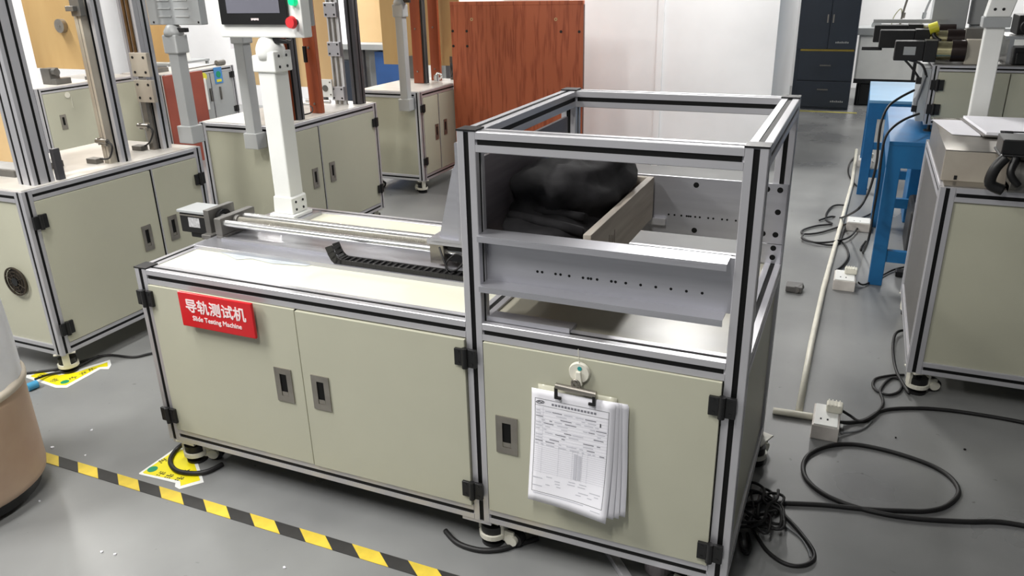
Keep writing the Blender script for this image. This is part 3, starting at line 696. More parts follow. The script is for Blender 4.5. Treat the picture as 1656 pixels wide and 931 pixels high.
MB().box(-1.78, -1.08, 2.69, 2.705, .89, 2.2).build('ply_board', PLYP, m3)
MB().box(-1.12, -1.08, 2.66, 2.69, .804, 2.2).build('board_post', ALU, m3); MB().box(-1.45, -1.41, 2.66, 2.69, .804, 2.2).build('board_post', ALU, m3)
f = MB(); f.box(-1.16, -1.06, 2.56, 2.575, .85, .96); o = f.build('motor_plate', WHITE, m3, bevel=.002)
g_ = MB(); g_.cyl((-1.11, 2.555, .905), (-1.11, 2.56, .905), .02, n=16); [g_.cyl((-1.11+a*.038, 2.556, .905+b*.038), (-1.11+a*.038, 2.56, .905+b*.038), .005, n=8) for a in (-1, 1) for b in (-1, 1)]; g_.build('bolt', CAST, o)
f = MB(); f.cyl((-1.16, 2.42, .845), (-.98, 2.42, .845), .012, n=12); f.cyl((-1.2, 2.36, .835), (-1.05, 2.36, .835), .01, n=12); f.build('guide_rod', STEEL, m3)
f = MB(); f.cyl((-1.16, 2.1, .88), (-1.10, 2.1, .88), .022, n=14); f.box(-1.16, -1.10, 2.07, 2.13, .804, .87); f.cyl((-1.13, 2.1, .87), (-1.13, 2.1, .93), .01, n=10); f.build('clamp_block', CAST, m3, bevel=.002)
f = MB(); f.box(-.975, -.955, 2.20, 2.215, 1.10, 1.19); f.build('limit_switch', BLACK, m3, bevel=.002)
f = MB(); f.tube([(-.98, 2.22, .85), (-.95, 2.2, .84), (-.94, 2.17, .82), (-.97, 2.12, .812), (-1.02, 2.08, .812)], .004, 6); f.build('air_hose', RUBBER, m3)

# machine behind it
m4 = cabinet('testing_machine', 'rear machine with ochre board beside the oak-veneer board', 'machine', -1.50, -.96, 3.47, 4.28, .10, .765,
             right_doors=[3.515, 3.752, 4.23], right_handles=((0, 3.70, .44), (1, 3.84, .455)), hinges=((3.50, .645), (3.50, .25)), rail=ALU)
std_stand(m4, -1.045, 3.425, .64, .66, LGREY, .06, panel=(-1.25, -.945, 3.40, 3.45, 1.75), pm=MGREY)
plank(m4, -1.26, 3.92, wx=.085, z0=.769); plank(m4, -1.215, 4.12, wx=.085, z0=.769)
upright(m4, -1.18, 3.93, .03, .04, .77, 2.3, m=GUNM)
MB().box(-1.73, -1.0, 4.24, 4.255, .875, 2.2).build('ply_board', PLY, m4)
for x in (-1.46, -1.08): MB().box(x, x+.04, 4.20, 4.24, .77, .95).build('board_foot', CAST, m4)
f = MB(); f.tube([(-1.12, 4.0, .80), (-1.10, 4.02, .84), (-1.07, 4.03, .82), (-1.10, 4.05, .79)], .008, 8); f.cyl((-1.1, 4.0, .78), (-1.1, 4.0, .83), .02, n=12); f.build('air_fitting', STEEL, m4)
f = MB(); f.tube([(-1.03, 4.12, .80), (-1.02, 4.14, .86), (-1.05, 4.16, .9), (-1.06, 4.2, .84)], .008, 8); f.build('air_hose', RUBBER, m4)

# far left row
m6 = cabinet('testing_machine', 'far left machine with an ochre board carrying a steel disc', 'machine', -4.5, -3.9, 2.62, 3.62, .10, .80,
             right_doors=[2.665, 3.18, 3.575], right_handles=((0, 2.80, .52),), hinges=((3.165, .70),), rail=ALU, prim=True)
o = MB().box(-4.60, -3.70, 3.19, 3.205, .89, 2.3).build('ply_board', PLY, m6)
f = MB(); f.cyl((-4.16, 3.19, 1.24), (-4.16, 3.15, 1.24), .055, n=24); f.cyl((-4.16, 3.15, 1.24), (-4.16, 3.145, 1.24), .012, n=10); f.build('round_knob', GREY_STEEL, o)
f = MB(); f.cyl((-3.895, 2.88, .725), (-3.89, 2.88, .725), .024, n=18); f.box(-3.891, -3.889, 2.905, 2.908, .62, .71); f.build('door_hook', OFFW, m6)
f = MB(); f.box(-4.12, -4.02, 2.86, 2.95, .804, .93); f.cyl((-4.02, 2.90, .9), (-3.98, 2.90, .9), .03, n=14); f.box(-4.02, -3.96, 2.86, 3.0, .804, .85); f.build('clamp_block', CAST, m6, bevel=.003); MB().box(-4.05, -4.0, 3.2, 3.4, .804, .83).build('clamp_plate', CAST, m6)
MB().box(-4.43, -4.40, 3.205, 3.235, .804, 2.3).build('upright', ALU, m6)
f = MB(); f.box(-3.80, -3.75, 3.14, 3.19, .93, 1.01); f.build('bracket', CAST, m6)
m7 = cabinet('testing_machine', 'far grey machine with a blue poster on its door, behind the brick-red board', 'machine', -4.17, -3.66, 3.66, 4.56, .10, .80,
             right_doors=[3.71, 4.23, 4.51], right_handles=(), hinges=((4.51, .715), (4.51, .39)), rail=ALU, door_mat=mat('stone_grey_paint', (160, 163, 164), .4, 0, .02, 3))
f = MB(); f.box(-3.656, -3.654, 4.28, 4.385, .65, .80); o = f.build('poster', POSTER, m7)
f = MB(); f.cyl((-3.653, 4.333, .735), (-3.652, 4.333, .735), .03, n=20); f.build('poster_print', GST, o)
f = MB(); f.box(-3.6535, -3.652, 4.30, 4.365, .665, .69); f.build('poster_print', YELP, o)
f = MB(); f.cyl((-3.656, 4.14, .735), (-3.645, 4.14, .735), .035, n=18); f.build('door_hook', YELP, m7)
f = MB(); f.box(-3.652, -3.64, 4.105, 4.15, .43, .72); f.build('hanging_cloth', WHITE, m7, bevel=.004)
f = MB(); f.cyl((-3.91, 3.652, .46), (-3.91, 3.64, .46), .062, n=22); f.cyl((-3.91, 3.64, .46), (-3.91, 3.632, .46), .025, n=14); f.build('fan_opening', SLOT, m7)
f = MB()
for y in (4.19, 4.32): MB().box(-3.655, -3.64, y, y+.012, .50, .62).build('pull_bar', CAST, m7)
MB().box(-4.12, -3.76, 3.94, 3.955, .88, 2.3).build('ply_board', PLY, m7)
f = MB(); f.box(-3.9, -3.82, 3.75, 3.9, .804, .84); f.build('clamp_block', CAST, m7); MB().cyl((-3.72, 4.4, .83), (-3.72, 4.5, .83), .026, n=12).build('rod_knob', CAST, m7); MB().tube([(-3.72, 3.95, .812), (-3.72, 4.4, .82)], .006, 6, sub=2).build('thin_rod', CAST, m7)
# shelving trolley between the far machines
tr = thing('trolley', 'small grey trolley stacked with white boxes between the far left machines', 'trolley', (-4.45, 4.6, 0))
for (dx, dy) in ((-.18, -.25), (.18, -.25), (-.18, .25), (.18, .25)): MB().box(dx-.012, dx+.012, dy-.012, dy+.012, 0, .82).build('leg', MGREY, tr)
for z in (.12, .45, .80): MB().box(-.2, .2, -.27, .27, z, z+.02).build('shelf', MGREY, tr)
for i, (z, hh) in enumerate(((.14, .10), (.47, .08), (.82, .12))):
    o = MB().box(-4.60, -4.30, 4.36, 4.66, z, z+hh).build('carton', WHITE, bevel=.003); tag(o, ['white carton on the lowest trolley shelf', 'white carton on the middle trolley shelf', 'white carton on top of the grey trolley'][i], 'box', 'cartons on the grey trolley')
    if i == 1:
        o = MB().box(-4.58, -4.32, 4.38, 4.64, .55, .61).build('carton', BLACK, bevel=.003); tag(o, 'black carton lying on the middle white carton of the trolley', 'box')
# leaning brick-red board with a white disc
lb = thing('board', 'brick-red board with a white disc leaning on the far grey machine', 'board', (-3.60, 4.0, 0))
MB().box(-.0, .02, -.40, .06, 0, .80).build('panel', REDBD, lb, bevel=.002)
f = MB(); f.cyl((.02, -.16, .42), (.03, -.16, .42), .052, n=26); f.build('disc', WHITE, lb); f = MB(); f.cyl((.03, -.16, .42), (.033, -.16, .42), .009, n=12); f.build('disc_hub', CAST, lb)
# hanging white sheets
cu = MB(); n = 60; vs = []
for k in range(2):
    for z in (.84, 2.6):
        for i in range(n+1):
            u = i/n; vs.append((-4.75+u*1.35, 5.9+.035*math.sin(u*34)+.02*math.sin(u*71)+k*.006, z))
fs = [(i, i+1, n+1+i+1, n+1+i) for i in range(n)]+[(2*(n+1)+i, 3*(n+1)+i, 3*(n+1)+i+1, 2*(n+1)+i+1) for i in range(n)]
cu.add(vs, fs, 0, True); o = cu.xf(Matrix.Translation((0, -.15, 0))).build('hanging_sheet', mat('white_sheet', (236, 234, 240), .7, 0, .02, 4)); tag(o, 'white sheet hanging in folds above the far grey machine', 'curtain')
# grey bench and screen behind the sheets, seen between the machines
gb = thing('workbench', 'grey bench with a dark edge far behind the rear machine', 'bench', (-2.75, 6.2, 0))
MB().box(-.9, .8, -.35, .35, .84, .90).build('bench_top', MGREY, gb, bevel=.003)
for dx in (-.85, -.3, .25, .75): MB().box(dx-.02, dx+.02, -.32, -.28, 0, .84).build('leg', GUNM, gb); MB().box(dx-.02, dx+.02, .28, .32, 0, .84).build('leg', GUNM, gb)
MB().box(-.8, .7, -.2, -.18, .1, .84).build('modesty_panel', MGREY, gb)
for (dx, wx, hh, mm_) in ((-.55, .35, .5, NAVY), (.0, .3, .6, OPAQUEBLUE), (.45, .22, .55, WHITE)):
    MB().box(dx-wx/2, dx+wx/2, -.30, -.2, .22, .22+hh).build('hanging_panel', mm_, gb, bevel=.003)
o = MB().box(-2.65, -2.42, 6.05, 6.12, .901, 1.9).build('plywood_sheet', PLYP); tag(o, 'pale plywood sheet standing on the far grey bench', 'board')
o = MB().box(-3.25, -2.85, 6.1, 6.16, .901, 1.9).build('plywood_sheet', PLYP); tag(o, 'left pale plywood sheet on the far grey bench', 'board')

# oak veneered board
ob = thing('veneered_panel', 'tall red oak veneered panel standing before the white pillar', 'panel', (-.35, 4.0, 0))
MB().box(-.60, .47, -.0, .022, .03, 1.345).build('back_board', OAK, ob, bevel=.001)
MB().box(-.60, .47, -.003, .026, 1.345, 1.372).build('top_board', OAK, ob, bevel=.002)
MB().box(.4605, .4705, .001, .03, .03, 1.345).build('edge_strip', mat('dark_edge_board', (84, 46, 34), .5), ob)
for x in (-.45, .30): MB().box(x, x+.04, .022, .3, .0, .04).build('foot', mat('dark_edge_board', (84, 46, 34), .5), ob)
f = MB()
for (x, z) in ((-.585, 1.16), (-.465, 1.16), (-.585, 1.05), (-.465, 1.05), (.30, 1.16), (.44, 1.16)): f.cyl((x, -.004, z), (x, .001, z), .010, n=10)
f.build('screw', BLACK, ob)
for x in (-.42, .26): MB().ring((x, -.003, 1.245), (0, 1, 0), .012, .006, .004, n=14).build('dowel_ring', PLYP, ob)
o = MB().box(-.9, -.3, 4.9, 4.96, 0, 1.60).build('whiteboard', WHITE, bevel=.003); tag(o, 'white board leaning behind the oak veneered panel', 'board')

# small things on the floor behind the main machine
lp = thing('stool_frame', 'overturned brown wooden frame with white edges on the floor behind the machine', 'frame', (-.10, 2.35, 0))
f = MB(); f.box(0, .04, -.02, .03, 0, .26); f.build('upright_board', PLANK, lp, bevel=.002)
f = MB(); f.box(0, .28, .0, .05, .245, .268); f.build('top_strip', WHITE, lp, bevel=.002)
f = MB(); f.box(.06, .26, .01, .04, .0, .24); f.build('backing', BLACK, lp)
f = MB(); f.box(-.20, -.02, -.14, -.10, 0, .025); f.box(-.06, 0, -.14, -.08, .02, .06); f.build('strip', WHITE, lp, bevel=.002)

# ------------------------------------------------------------------ far right: wardrobe, white cabinets
wd = thing('filing_cabinet', 'tall dark navy cabinet with two doors over drawers beside the pillar', 'cabinet', (1.59, 8.5, 0))
MB().box(-.34, .30, 0, .45, .0, 2.0).build('body', NAVY, wd)
def dface(x0, x1, z0, z1, nm): return MB().box(x0, x1, -.018, 0, z0, z1).build(nm, NAVY, wd, bevel=.003)
a = dface(-.34, -.003, .69, 2.0, 'door'); b = dface(.003, .30, .69, 2.0, 'door')
for pp, x in ((a, -.03), (b, .03)): MB().box(x-.007, x+.007, -.03, -.018, .98, 1.07).build('handle', GREY_STEEL, pp)
d_ = dface(-.30, .30, .335, .665, 'drawer'); MB().box(-.06, .06, -.03, -.018, .50, .515).build('handle', CAST, d_)
d_ = dface(-.30, .30, .03, .325, 'drawer'); MB().box(-.06, .06, -.03, -.018, .225, .24).build('handle', CAST, d_)
for (x, z) in ((.08, .755), (.10, .09)):
    f = MB()
    for k in range(7): f.box(x+k*.021, x+k*.021+.014, -.0195, -.018, z, z+.016+.004*(k % 2))
    f.build('emblem', LGREY, wd)
f = MB(); f.box(-.29, .29, -.0195, -.001, .667, .688); f.build('yellow_strip', mat('dull_yellow', (150, 130, 50), .5), wd)
o = MB().box(1.30, 2.0, 8.28, 8.36, .0, .002).build('floor_line', mat('worn_yellow_paint', (150, 142, 70), .6, 0, .1, 8)); tag(o, 'worn yellow line painted on the floor before the navy cabinet', 'floor marking')
wc = thing('sideboard', 'low white cabinets on black legs against the far wall', 'cabinet', (2.5, 8.9, 0))
wc.location.x = 2.53
for x0, x1 in ((-.60, .0), (.035, .63), (.66, 1.3)):
    o = MB().box(x0, x1, -.02, 0, .32, .80).build('door', WHITE, wc, bevel=.003)
    f = MB(); f.cyl((x1-.09, -.02, .67), (x1-.09, -.045, .67), .022, n=12); f.build('knob', BLACK, o)
MB().box(-.62, 1.32, 0, .5, .30, .82).build('body', WHITE, wc); MB().box(-.64, 1.34, -.03, .5, .82, .90).build('counter', MGREY, wc, bevel=.003)
MB().box(-.62, 1.32, -.02, .0, .27, .32).build('lower_rail', BLACK, wc); MB().box(.0, .035, -.021, 0, .27, .82).build('divider', BLACK, wc); MB().box(.63, .66, -.021, 0, .27, .82).build('divider', BLACK, wc)
for x in (-.55, .02, .65, 1.25): MB().cyl((x, .05, 0), (x, .05, .3), .02, n=10).build('leg', BLACK, wc)
o = MB().box(1.95, 2.45, 8.95, 9.3, .0, .26).build('storage_crate', BLACK, bevel=.01); tag(o, 'black crate under the low white cabinets', 'crate')
f = MB(); f.cyl((2.08, 9.0, .92), (2.08, 9.08, .92), .055, n=20); f.box(2.05, 2.11, 8.98, 9.1, .90, .905); o = f.build('tape_roll', LGREY); tag(o, 'grey roll standing at the left end of the counter', 'roll')
for i, (x, z, lean) in enumerate(((2.33, .905, .10), (2.55, .905, .16))):
    f = MB(); f.tube([(x, 9.1, .90), (x+lean*.3, 9.1, 1.15), (x+lean, 9.1, 1.5)], .012, 8); f.cyl((x, 9.1, .90), (x, 9.1, .93), .04, n=14); f.cyl((x+.02, 9.1, 1.0), (x+.025, 9.1, 1.06), .022, n=12)
    o = f.build('hand_tool', GREY_STEEL if i == 0 else MGREY); tag(o, ['thin steel rod standing on the far counter', 'grey rod leaning right on the far counter'][i], 'tool')
f = MB(); f.tube([(2.24, 9.15, .905), (2.26, 9.15, 1.02), (2.32, 9.15, 1.10), (2.34, 9.15, 1.0), (2.33, 9.15, .905)], .006, 6); o = f.build('wire_loop', mat('pale_olive', (170, 170, 140), .5)); tag(o, 'thin pale wire loop on the far counter', 'wire')

# ------------------------------------------------------------------ blue tables
def table(label, x0, x1, y0, y1, zt, topm, leg=.066, stretch=.13, group=None):
    t = thing('blue_table', label, 'table', (x0, y0, 0)); X, Y = x1-x0, y1-y0
    MB().box(0, X, 0, Y, zt-.02, zt).build('table_top', topm, t, bevel=.002)
    for x in (0.002, X-leg-.002):
        for y in (.002, Y-leg-.002): MB().box(x, x+leg, y, y+leg, 0, zt-.02).build('leg', BLUE, t, bevel=.003)
    MB().box(.003, X-.003, 0.001, .012, zt-.13, zt-.02).build('apron', BLUE, t); MB().box(.003, X-.003, Y-.012, Y-.001, zt-.13, zt-.02).build('apron', BLUE, t)
    MB().box(.001, .012, .003, Y-.003, zt-.13, zt-.02).build('apron', BLUE, t); MB().box(X-.012, X-.001, .003, Y-.003, zt-.13, zt-.02).build('apron', BLUE, t)
    MB().box(leg, X-leg, .01, .045, stretch, stretch+.06).build('stretcher', BLUE, t); MB().box(leg, X-leg, Y-.045, Y-.01, stretch, stretch+.06).build('stretcher', BLUE, t)
    return t
table('saturated blue steel table under the small motor cabinet, nearer of the two', 2.165, 3.0, 2.60, 3.75, .75, BLUE)
table('blue table with pale worktop, standing behind the nearer blue table', 2.07, 2.75, 4.50, 5.6, .68, BLUETOP)
o = MB().box(2.36, 2.62, 3.85, 4.2, 0, .62).build('storage_cabinet', BLUE, bevel=.005); tag(o, 'small blue cabinet standing between the two blue tables', 'cabinet')
# cardboard and dark boxes under the nearer table
o = MB().box(2.35, 2.75, 3.1, 3.5, 0, .28).build('black_bin', BLACK, bevel=.02); tag(o, 'black box under the nearer blue table', 'box')
o = MB().box(2.78, 2.98, 3.0, 3.4, .0, .3).build('carton', WHITE, bevel=.004); tag(o, 'pale carton under the nearer blue table', 'box')

# small cabinet on the blue table
m5 = cabinet('bench_cabinet', 'small sage cabinet on the nearer blue table with black motors on top', 'cabinet', 2.32, 2.98, 2.92, 3.45, .785, 1.08, p=.03, top=CAST, casters=False)
for i in range(1): MB().box(2.352, 2.66, 2.915, 2.925, .818, 1.047).build('door', DOOR, m5, bevel=.001); MB().box(2.665, 2.948, 2.915, 2.925, .818, 1.047).build('door', DOOR, m5)
for z in (.985, .865): hinge(m5, '-y', (2.352, z), 2.915, wd=.06, h=.052)
for (x, y) in ((2.35, 2.95), (2.95, 2.95), (2.35, 3.4), (2.95, 3.4)):
    f = MB(); f.cyl((x, y, .75), (x, y, .757), .024, n=14); f.cyl((x, y, .757), (x, y, .785), .008, n=8); f.build('levelling_foot', BLACK, m5)
def motor(parent, x0, y, z, ln, r, label_=True, band=True):
    o = MB().box(x0, x0+ln*.42, y-r, y+r, z-r, z+r).build('motor', BLACK, parent, bevel=.004)
    f = MB(); f.box(x0+ln*.42, x0+ln*.60, y-r*1.1, y+r*1.1, z-r*1.1, z+r*1.1); f.build('gearbox_flange', BLACK, o, bevel=.003)
    f = MB(); f.cyl((x0+ln*.60, y, z), (x0+ln*.80, y, z), r*.95, n=24); f.build('gearbox_band', BRASS, o)
    f = MB(); f.cyl((x0+ln*.80, y, z), (x0+ln, y, z), r*1.1, n=24); f.build('gearbox_end', mat('dark_brown_metal', (48, 38, 36), .35, .5), o)
    if label_: MB().box(x0+ln*.13, x0+ln*.30, y-r-.0015, y-r, z-r*.4, z+r*.45).build('motor_label', MGREY, o)
motor(m5, 2.135, 2.975, 1.145, .32, .047)
motor(m5, 2.06, 3.20, 1.185, .40, .045, label_=False)
motor(m5, 2.03, 3.38, 1.20, .40, .045, label_=False)
f = MB(); f.cyl((1.98, 3.18, 1.135), (2.08, 3.18, 1.135), .009, n=10); f.build('motor_shaft', BLACK, m5)
MB().box(2.455, 2.60, 2.95, 3.02, 1.084, 1.20).build('bearing_block', BEIGE, m5, bevel=.002); MB().box(2.46, 2.60, 3.15, 3.25, 1.084, 1.24).build('bearing_block', CAST, m5, bevel=.002)
MB().box(2.02, 2.40, 3.44, 3.47, 1.25, 1.27).build('cross_bar', LGREY, m5)
f = MB(); f.box(2.28, 2.318, 2.93, 3.40, .80, 1.06); f.build('cable_duct', MGREY, m5)
f = MB()
for k in range(5):
    y = 2.94+k*.05; f.tube([(2.30, y, 1.05), (2.285, y-.02, .98-.02*k), (2.275, y, .88), (2.29, y+.02, .82)], .007, 6)
f.build('cable_bundle', mat('grey_cable', (120, 122, 124), .5), m5)
for z in (.985, .845): MB().box(2.255, 2.28, 2.93, 2.96, z, z+.032).build('connector', BLACK, m5, bevel=.002)
f = MB(); f.tube([(2.19, 2.95, 1.10), (2.23, 2.94, 1.06), (2.27, 2.94, 1.01)], .006, 6); f.tube([(2.21, 2.95, 1.10), (2.27, 2.93, 1.08), (2.30, 2.93, 1.02)], .006, 6); f.build('motor_cable', RUBBER, m5)
for (x, z) in ((2.66, 1.09), (2.75, 1.09)):
    f = MB(); f.box(x, x+.085, 2.95, 3.1, z-.006, z+.075); f.box(x+.01, x+.07, 2.93, 2.95, z, z+.05); f.build('valve_block', BLACK if x < 2.7 else CAST, m5, bevel=.004)
f = MB(); f.box(2.62, 2.9, 3.0, 3.3, 1.2, 1.215); f.box(2.64, 2.66, 3.0, 3.3, 1.084, 1.2); f.box(2.86, 2.88, 3.0, 3.3, 1.084, 1.2); f.build('steel_bracket', STEEL, m5)
f = MB(); f.box(2.66, 2.85, 3.0, 3.2, 1.22, 1.31); f.cyl((2.70, 3.0, 1.26), (2.70, 2.96, 1.26), .03, n=14); f.build('actuator', BLACK, m5, bevel=.004)
f = MB(); f.cyl((2.29, 3.15, 1.235), (2.33, 3.15, 1.25), .028, n=16); o = f.build('yellow_knob', YELP, m5)
f = MB(); f.tube([(2.31, 3.15, 1.23), (2.32, 3.13, 1.2), (2.35, 3.12, 1.18)], .01, 8); f.build('knob_stem', BLACK, m5)
# grey operator boxes behind, on posts
for i, (x0, x1, y, zb, zc, lab) in enumerate(((2.38, 2.50, 3.15, 1.20, 1.34, 'operator box on a grey post behind the bench cabinet, left one'), )):
    t = thing('operator_stand', lab.replace('operator box', 'grey operator box'), 'control stand', (2.45, 3.6, 0))
    MB().box(-.09, .0, -.12, -.03, .755, 1.24).build('stand_column', LGREY, t, bevel=.003)
    MB().box(-.14, .03, -.16, .0, 1.22, 1.6).build('operator_box', MGREY, t, bevel=.004)
    MB().box(-.05, .05, -.04, .04, .752, .757).build('foot_plate', MGREY, t)
t = thing('operator_stand', 'wide pale grey post behind the bench cabinet, middle one', 'control stand', (2.62, 3.55, 0))
MB().box(-.11, -.02, -.04, .04, .752, 1.24).build('stand_column', LGREY, t, bevel=.003); MB().box(-.12, .0, -.06, .05, 1.24, 1.6).build('stand_collar', LGREY, t, bevel=.004); MB().box(-.13, .03, -.08, .07, .751, .757).build('foot_plate', MGREY, t)

# ------------------------------------------------------------------ right bench
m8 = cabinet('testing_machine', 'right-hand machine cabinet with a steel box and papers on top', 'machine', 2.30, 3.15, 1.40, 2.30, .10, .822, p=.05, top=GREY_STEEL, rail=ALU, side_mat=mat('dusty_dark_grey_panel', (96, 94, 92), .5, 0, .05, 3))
t = m8
MB().box(2.44, 2.51, 2.235, 2.295, .826, 1.32).build('stand_column', WHITE, t, bevel=.004); 
f = MB(); f.box(2.425, 2.525, 2.22, 2.31, 1.30, 1.34); f.build('stand_seam', MGREY, t, bevel=.002)
f = MB(); f.prism([(2.43, 1.34), (2.52, 1.34), (2.56, 1.55), (2.46, 1.55)], 'y', 2.225, 2.305); o = f.build('stand_collar', WHITE, t, bevel=.004)
f = MB(); f.cyl((2.46, 2.224, 1.37), (2.46, 2.226, 1.37), .006, n=8); f.cyl((2.49, 2.224, 1.37), (2.49, 2.226, 1.37), .006, n=8); f.build('screw', BLACK, o)
sbx = thing('steel_box', 'low beige steel box on the right-hand cabinet under the papers', 'box', (2.62, 1.85, .826))
MB().box(-.315, .4, -.36, -.35, 0, .105).build('front_plate', BEIGE, sbx, bevel=.001)
MB().box(-.315, -.305, -.35, .35, 0, .105).build('side_plate', GREY_STEEL, sbx); MB().box(.39, .4, -.35, .35, 0, .105).build('side_plate', GREY_STEEL, sbx)
MB().box(-.315, .4, .34, .35, 0, .105).build('back_plate', GREY_STEEL, sbx); MB().box(-.315, .4, -.36, .35, .105, .109).build('lid', STEEL if False else GREY_STEEL, sbx)
MB().box(-.275, -.265, -.361, -.36, .005, .02).build('latch', BLACK, sbx)
pz = .937
f = MB(); f.prism([(2.295, 2.12), (2.345, 1.79), (2.44, 1.78), (2.44, 2.13)], 'z', pz, pz+.002); o = f.build('paper_sheet', PAPER); tag(o, 'loose white sheet overhanging the left edge of the steel box', 'paper')
cb = thing('clipboard', 'grey clipboard with white papers lying on the steel box', 'clipboard', (2.6, 1.95, pz+.003))
f = MB(); f.prism([(-.20, .20), (-.155, -.20), (.12, -.20), (.12, .20)], 'z', 0, .006); f.build('board', CAST, cb, bevel=.001)
f = MB(); f.prism([(-.19, .195), (-.145, -.185), (.115, -.185), (.115, .195)], 'z', .006, .016); f.build('paper_stack', PAPER, cb)
f = MB(); f.box(-.10, -.06, -.19, -.17, .016, .022); f.cyl((-.09, -.195, .022), (.02, -.195, .024), .003, n=8); f.build('pen', INKD, cb)
# machine lump with motor at the right edge of the frame
mx = thing('gear_motor', 'dark worn gear motor at the right-hand edge, on the right-hand cabinet', 'motor', (2.50, 1.52, .826))
f = MB(); f.cyl((.02, -.10, .05), (.16, -.10, .05), .052, n=22); f.cyl((-.0, -.1, .05), (.02, -.1, .05), .06, n=22); f.build('motor_body', CAST, mx, bevel=.002)
f = MB(); f.box(-.045, .17, -.15, -.02, .125, .175); f.box(-.05, .18, -.155, -.015, .118, .127); f.build('terminal_box', BLACK, mx, bevel=.004)
f = MB(); f.tube([(-.03, -.16, .12), (-.055, -.165, .08), (-.06, -.165, .03), (-.02, -.165, .01)], .018, 10); f.tube([(.0, -.15, .12), (-.01, -.17, .07), (.02, -.17, .03)], .012, 8); f.build('housing_rib', BLACK, mx)
f = MB(); f.box(.0, .15, -.14, -.06, 0, .02); f.build('foot', CAST, mx)

# ------------------------------------------------------------------ floor run of conduit, sockets, cables
def pipe(pts, r, label, cat='conduit', m=OFFW, group=None, name='floor_conduit', sub=1):
    f = MB(); f.tube(pts, r, 12, sub=sub); o = f.build(name, m)
    return tag(o, label, cat, group)
pr_ = .013
pipe([(1.856, 1.078, pr_), (1.99, 1.085, pr_), (1.995, 1.085, pr_)], pr_, 'short white conduit stub from the machine to the nearest socket box')
pipe([(1.945, 1.11, pr_), (1.947, 1.73, pr_), (1.958, 2.43, pr_), (1.99, 3.4, pr_), (2.035, 4.78, pr_), (2.04, 6.1, pr_)], pr_, 'long off-white conduit running along the floor to the back')
def socket_box(label, x0, x1, y0, y1, h=.055, plug=True):
    t = thing('socket_box', label, 'socket', ((x0+x1)/2, (y0+y1)/2, 0)); X = (x1-x0)/2; Y = (y1-y0)/2
    MB().box(-X, X, -Y, Y, 0, h).build('housing', mat('dusty_white_plastic', (212, 206, 200), .45, 0, .06, 12), t, bevel=.003)
    MB().box(-X+.006, X-.006, -Y+.004, Y-.004, h, h+.004).build('cover', WHITE, t, bevel=.002)
    if plug:
        f = MB(); f.box(-.005, X+.005, Y*.2, Y*.75, h+.004, h+.035); f.build('plug', OFFW, t, bevel=.006)
        f = MB()
        for k in range(4): f.box(.0+.012*k, .004+.012*k, Y*.2-.001, Y*.75+.001, h+.033, h+.037)
        f.build('plug_rib', OFFW, t)
        f = MB(); f.cyl((X, -.01, .03), (X+.012, -.01, .03), .008, n=12); f.build('cable_gland', WHITE, t)
    f = MB()
    for k in (-.4, .1): f.box(k*X-.003, k*X+.003, -Y*.5, -Y*.35, h+.0035, h+.0045)
    f.build('socket_slot', SLOT, t)
    return t
socket_box('white socket box with a plug, on the floor nearest the main machine', 1.995, 2.085, .955, 1.115)
socket_box('white socket box with plugs, on the floor before the blue table', 2.00, 2.105, 2.46, 2.62)
socket_box('white socket box behind the front leg of the blue table', 2.03, 2.17, 3.55, 3.68, plug=False)
socket_box('farthest white socket box at the end of the floor conduit', 2.06, 2.17, 5.45, 5.65)
def cable(pts, r, label, m=RUBBER, n=8, sub=6, name='power_cable', cat='cable'):
    f = MB(); f.tube(pts, r, n, sub=sub); return tag(f.build(name, m), label, cat)
cable([(2.076, 1.066, 0.02), (2.122, 1.101, 0.008), (2.173, 1.145, 0.007), (2.225, 1.231, 0.007), (2.299, 1.28, 0.007), (2.404, 1.316, 0.007), (2.526, 1.33, 0.007), (2.693, 1.326, 0.007), (2.808, 1.296, 0.007)], .007, 'black cable running right from the nearest socket box')
cable([(2.09, 1.1, 0.05), (2.12, 1.129, 0.02), (2.148, 1.117, 0.012), (2.176, 1.131, 0.016), (2.214, 1.213, 0.012), (2.232, 1.303, 0.007), (2.223, 1.402, 0.007), (2.26, 1.514, 0.007), (2.3, 1.513, 0.007), (2.291, 1.418, 0.007), (2.247, 1.369, 0.007), (2.201, 1.404, 0.007), (2.203, 1.486, 0.007), (2.26, 1.542, 0.007), (2.311, 1.567, 0.007)], .0055, 'thin black cable looping beside the right-hand cabinet caster')
cable([(2.321, 1.384, 0.02), (2.281, 1.564, 0.02), (2.271, 1.772, 0.02), (2.284, 1.944, 0.02), (2.32, 2.0, 0.02), (2.352, 1.97, 0.02)], .006, 'black cable rising beside the right-hand cabinet')
cable([(2.094, 1.011, 0.01), (2.144, 1.054, 0.004), (2.174, 1.096, 0.004), (2.194, 1.15, 0.004)], .004, 'thin grey cable below the nearest socket box', m=mat('grey_cable', (120, 122, 124), .5))
cable([(1.827, 0.452, 0.007), (1.856, 0.49, 0.007), (1.899, 0.517, 0.007), (1.943, 0.528, 0.007), (2.058, 0.564, 0.007), (2.179, 0.59, 0.007), (2.282, 0.622, 0.007), (2.35, 0.649, 0.007), (2.403, 0.696, 0.007), (2.443, 0.781, 0.007), (2.431, 0.853, 0.007), (2.39, 0.903, 0.007), (2.327, 0.935, 0.007), (2.233, 0.957, 0.007), (2.136, 0.956, 0.007), (2.058, 0.913, 0.007), (2.003, 0.842, 0.007), (1.987, 0.762, 0.007), (2.004, 0.683, 0.007), (2.054, 0.626, 0.007), (2.127, 0.595, 0.007), (2.214, 0.585, 0.007), (2.315, 0.597, 0.007), (2.448, 0.635, 0.007), (2.547, 0.672, 0.007), (2.672, 0.68, 0.007)], .0075, 'thick black cable laid in a wide loop on the floor')
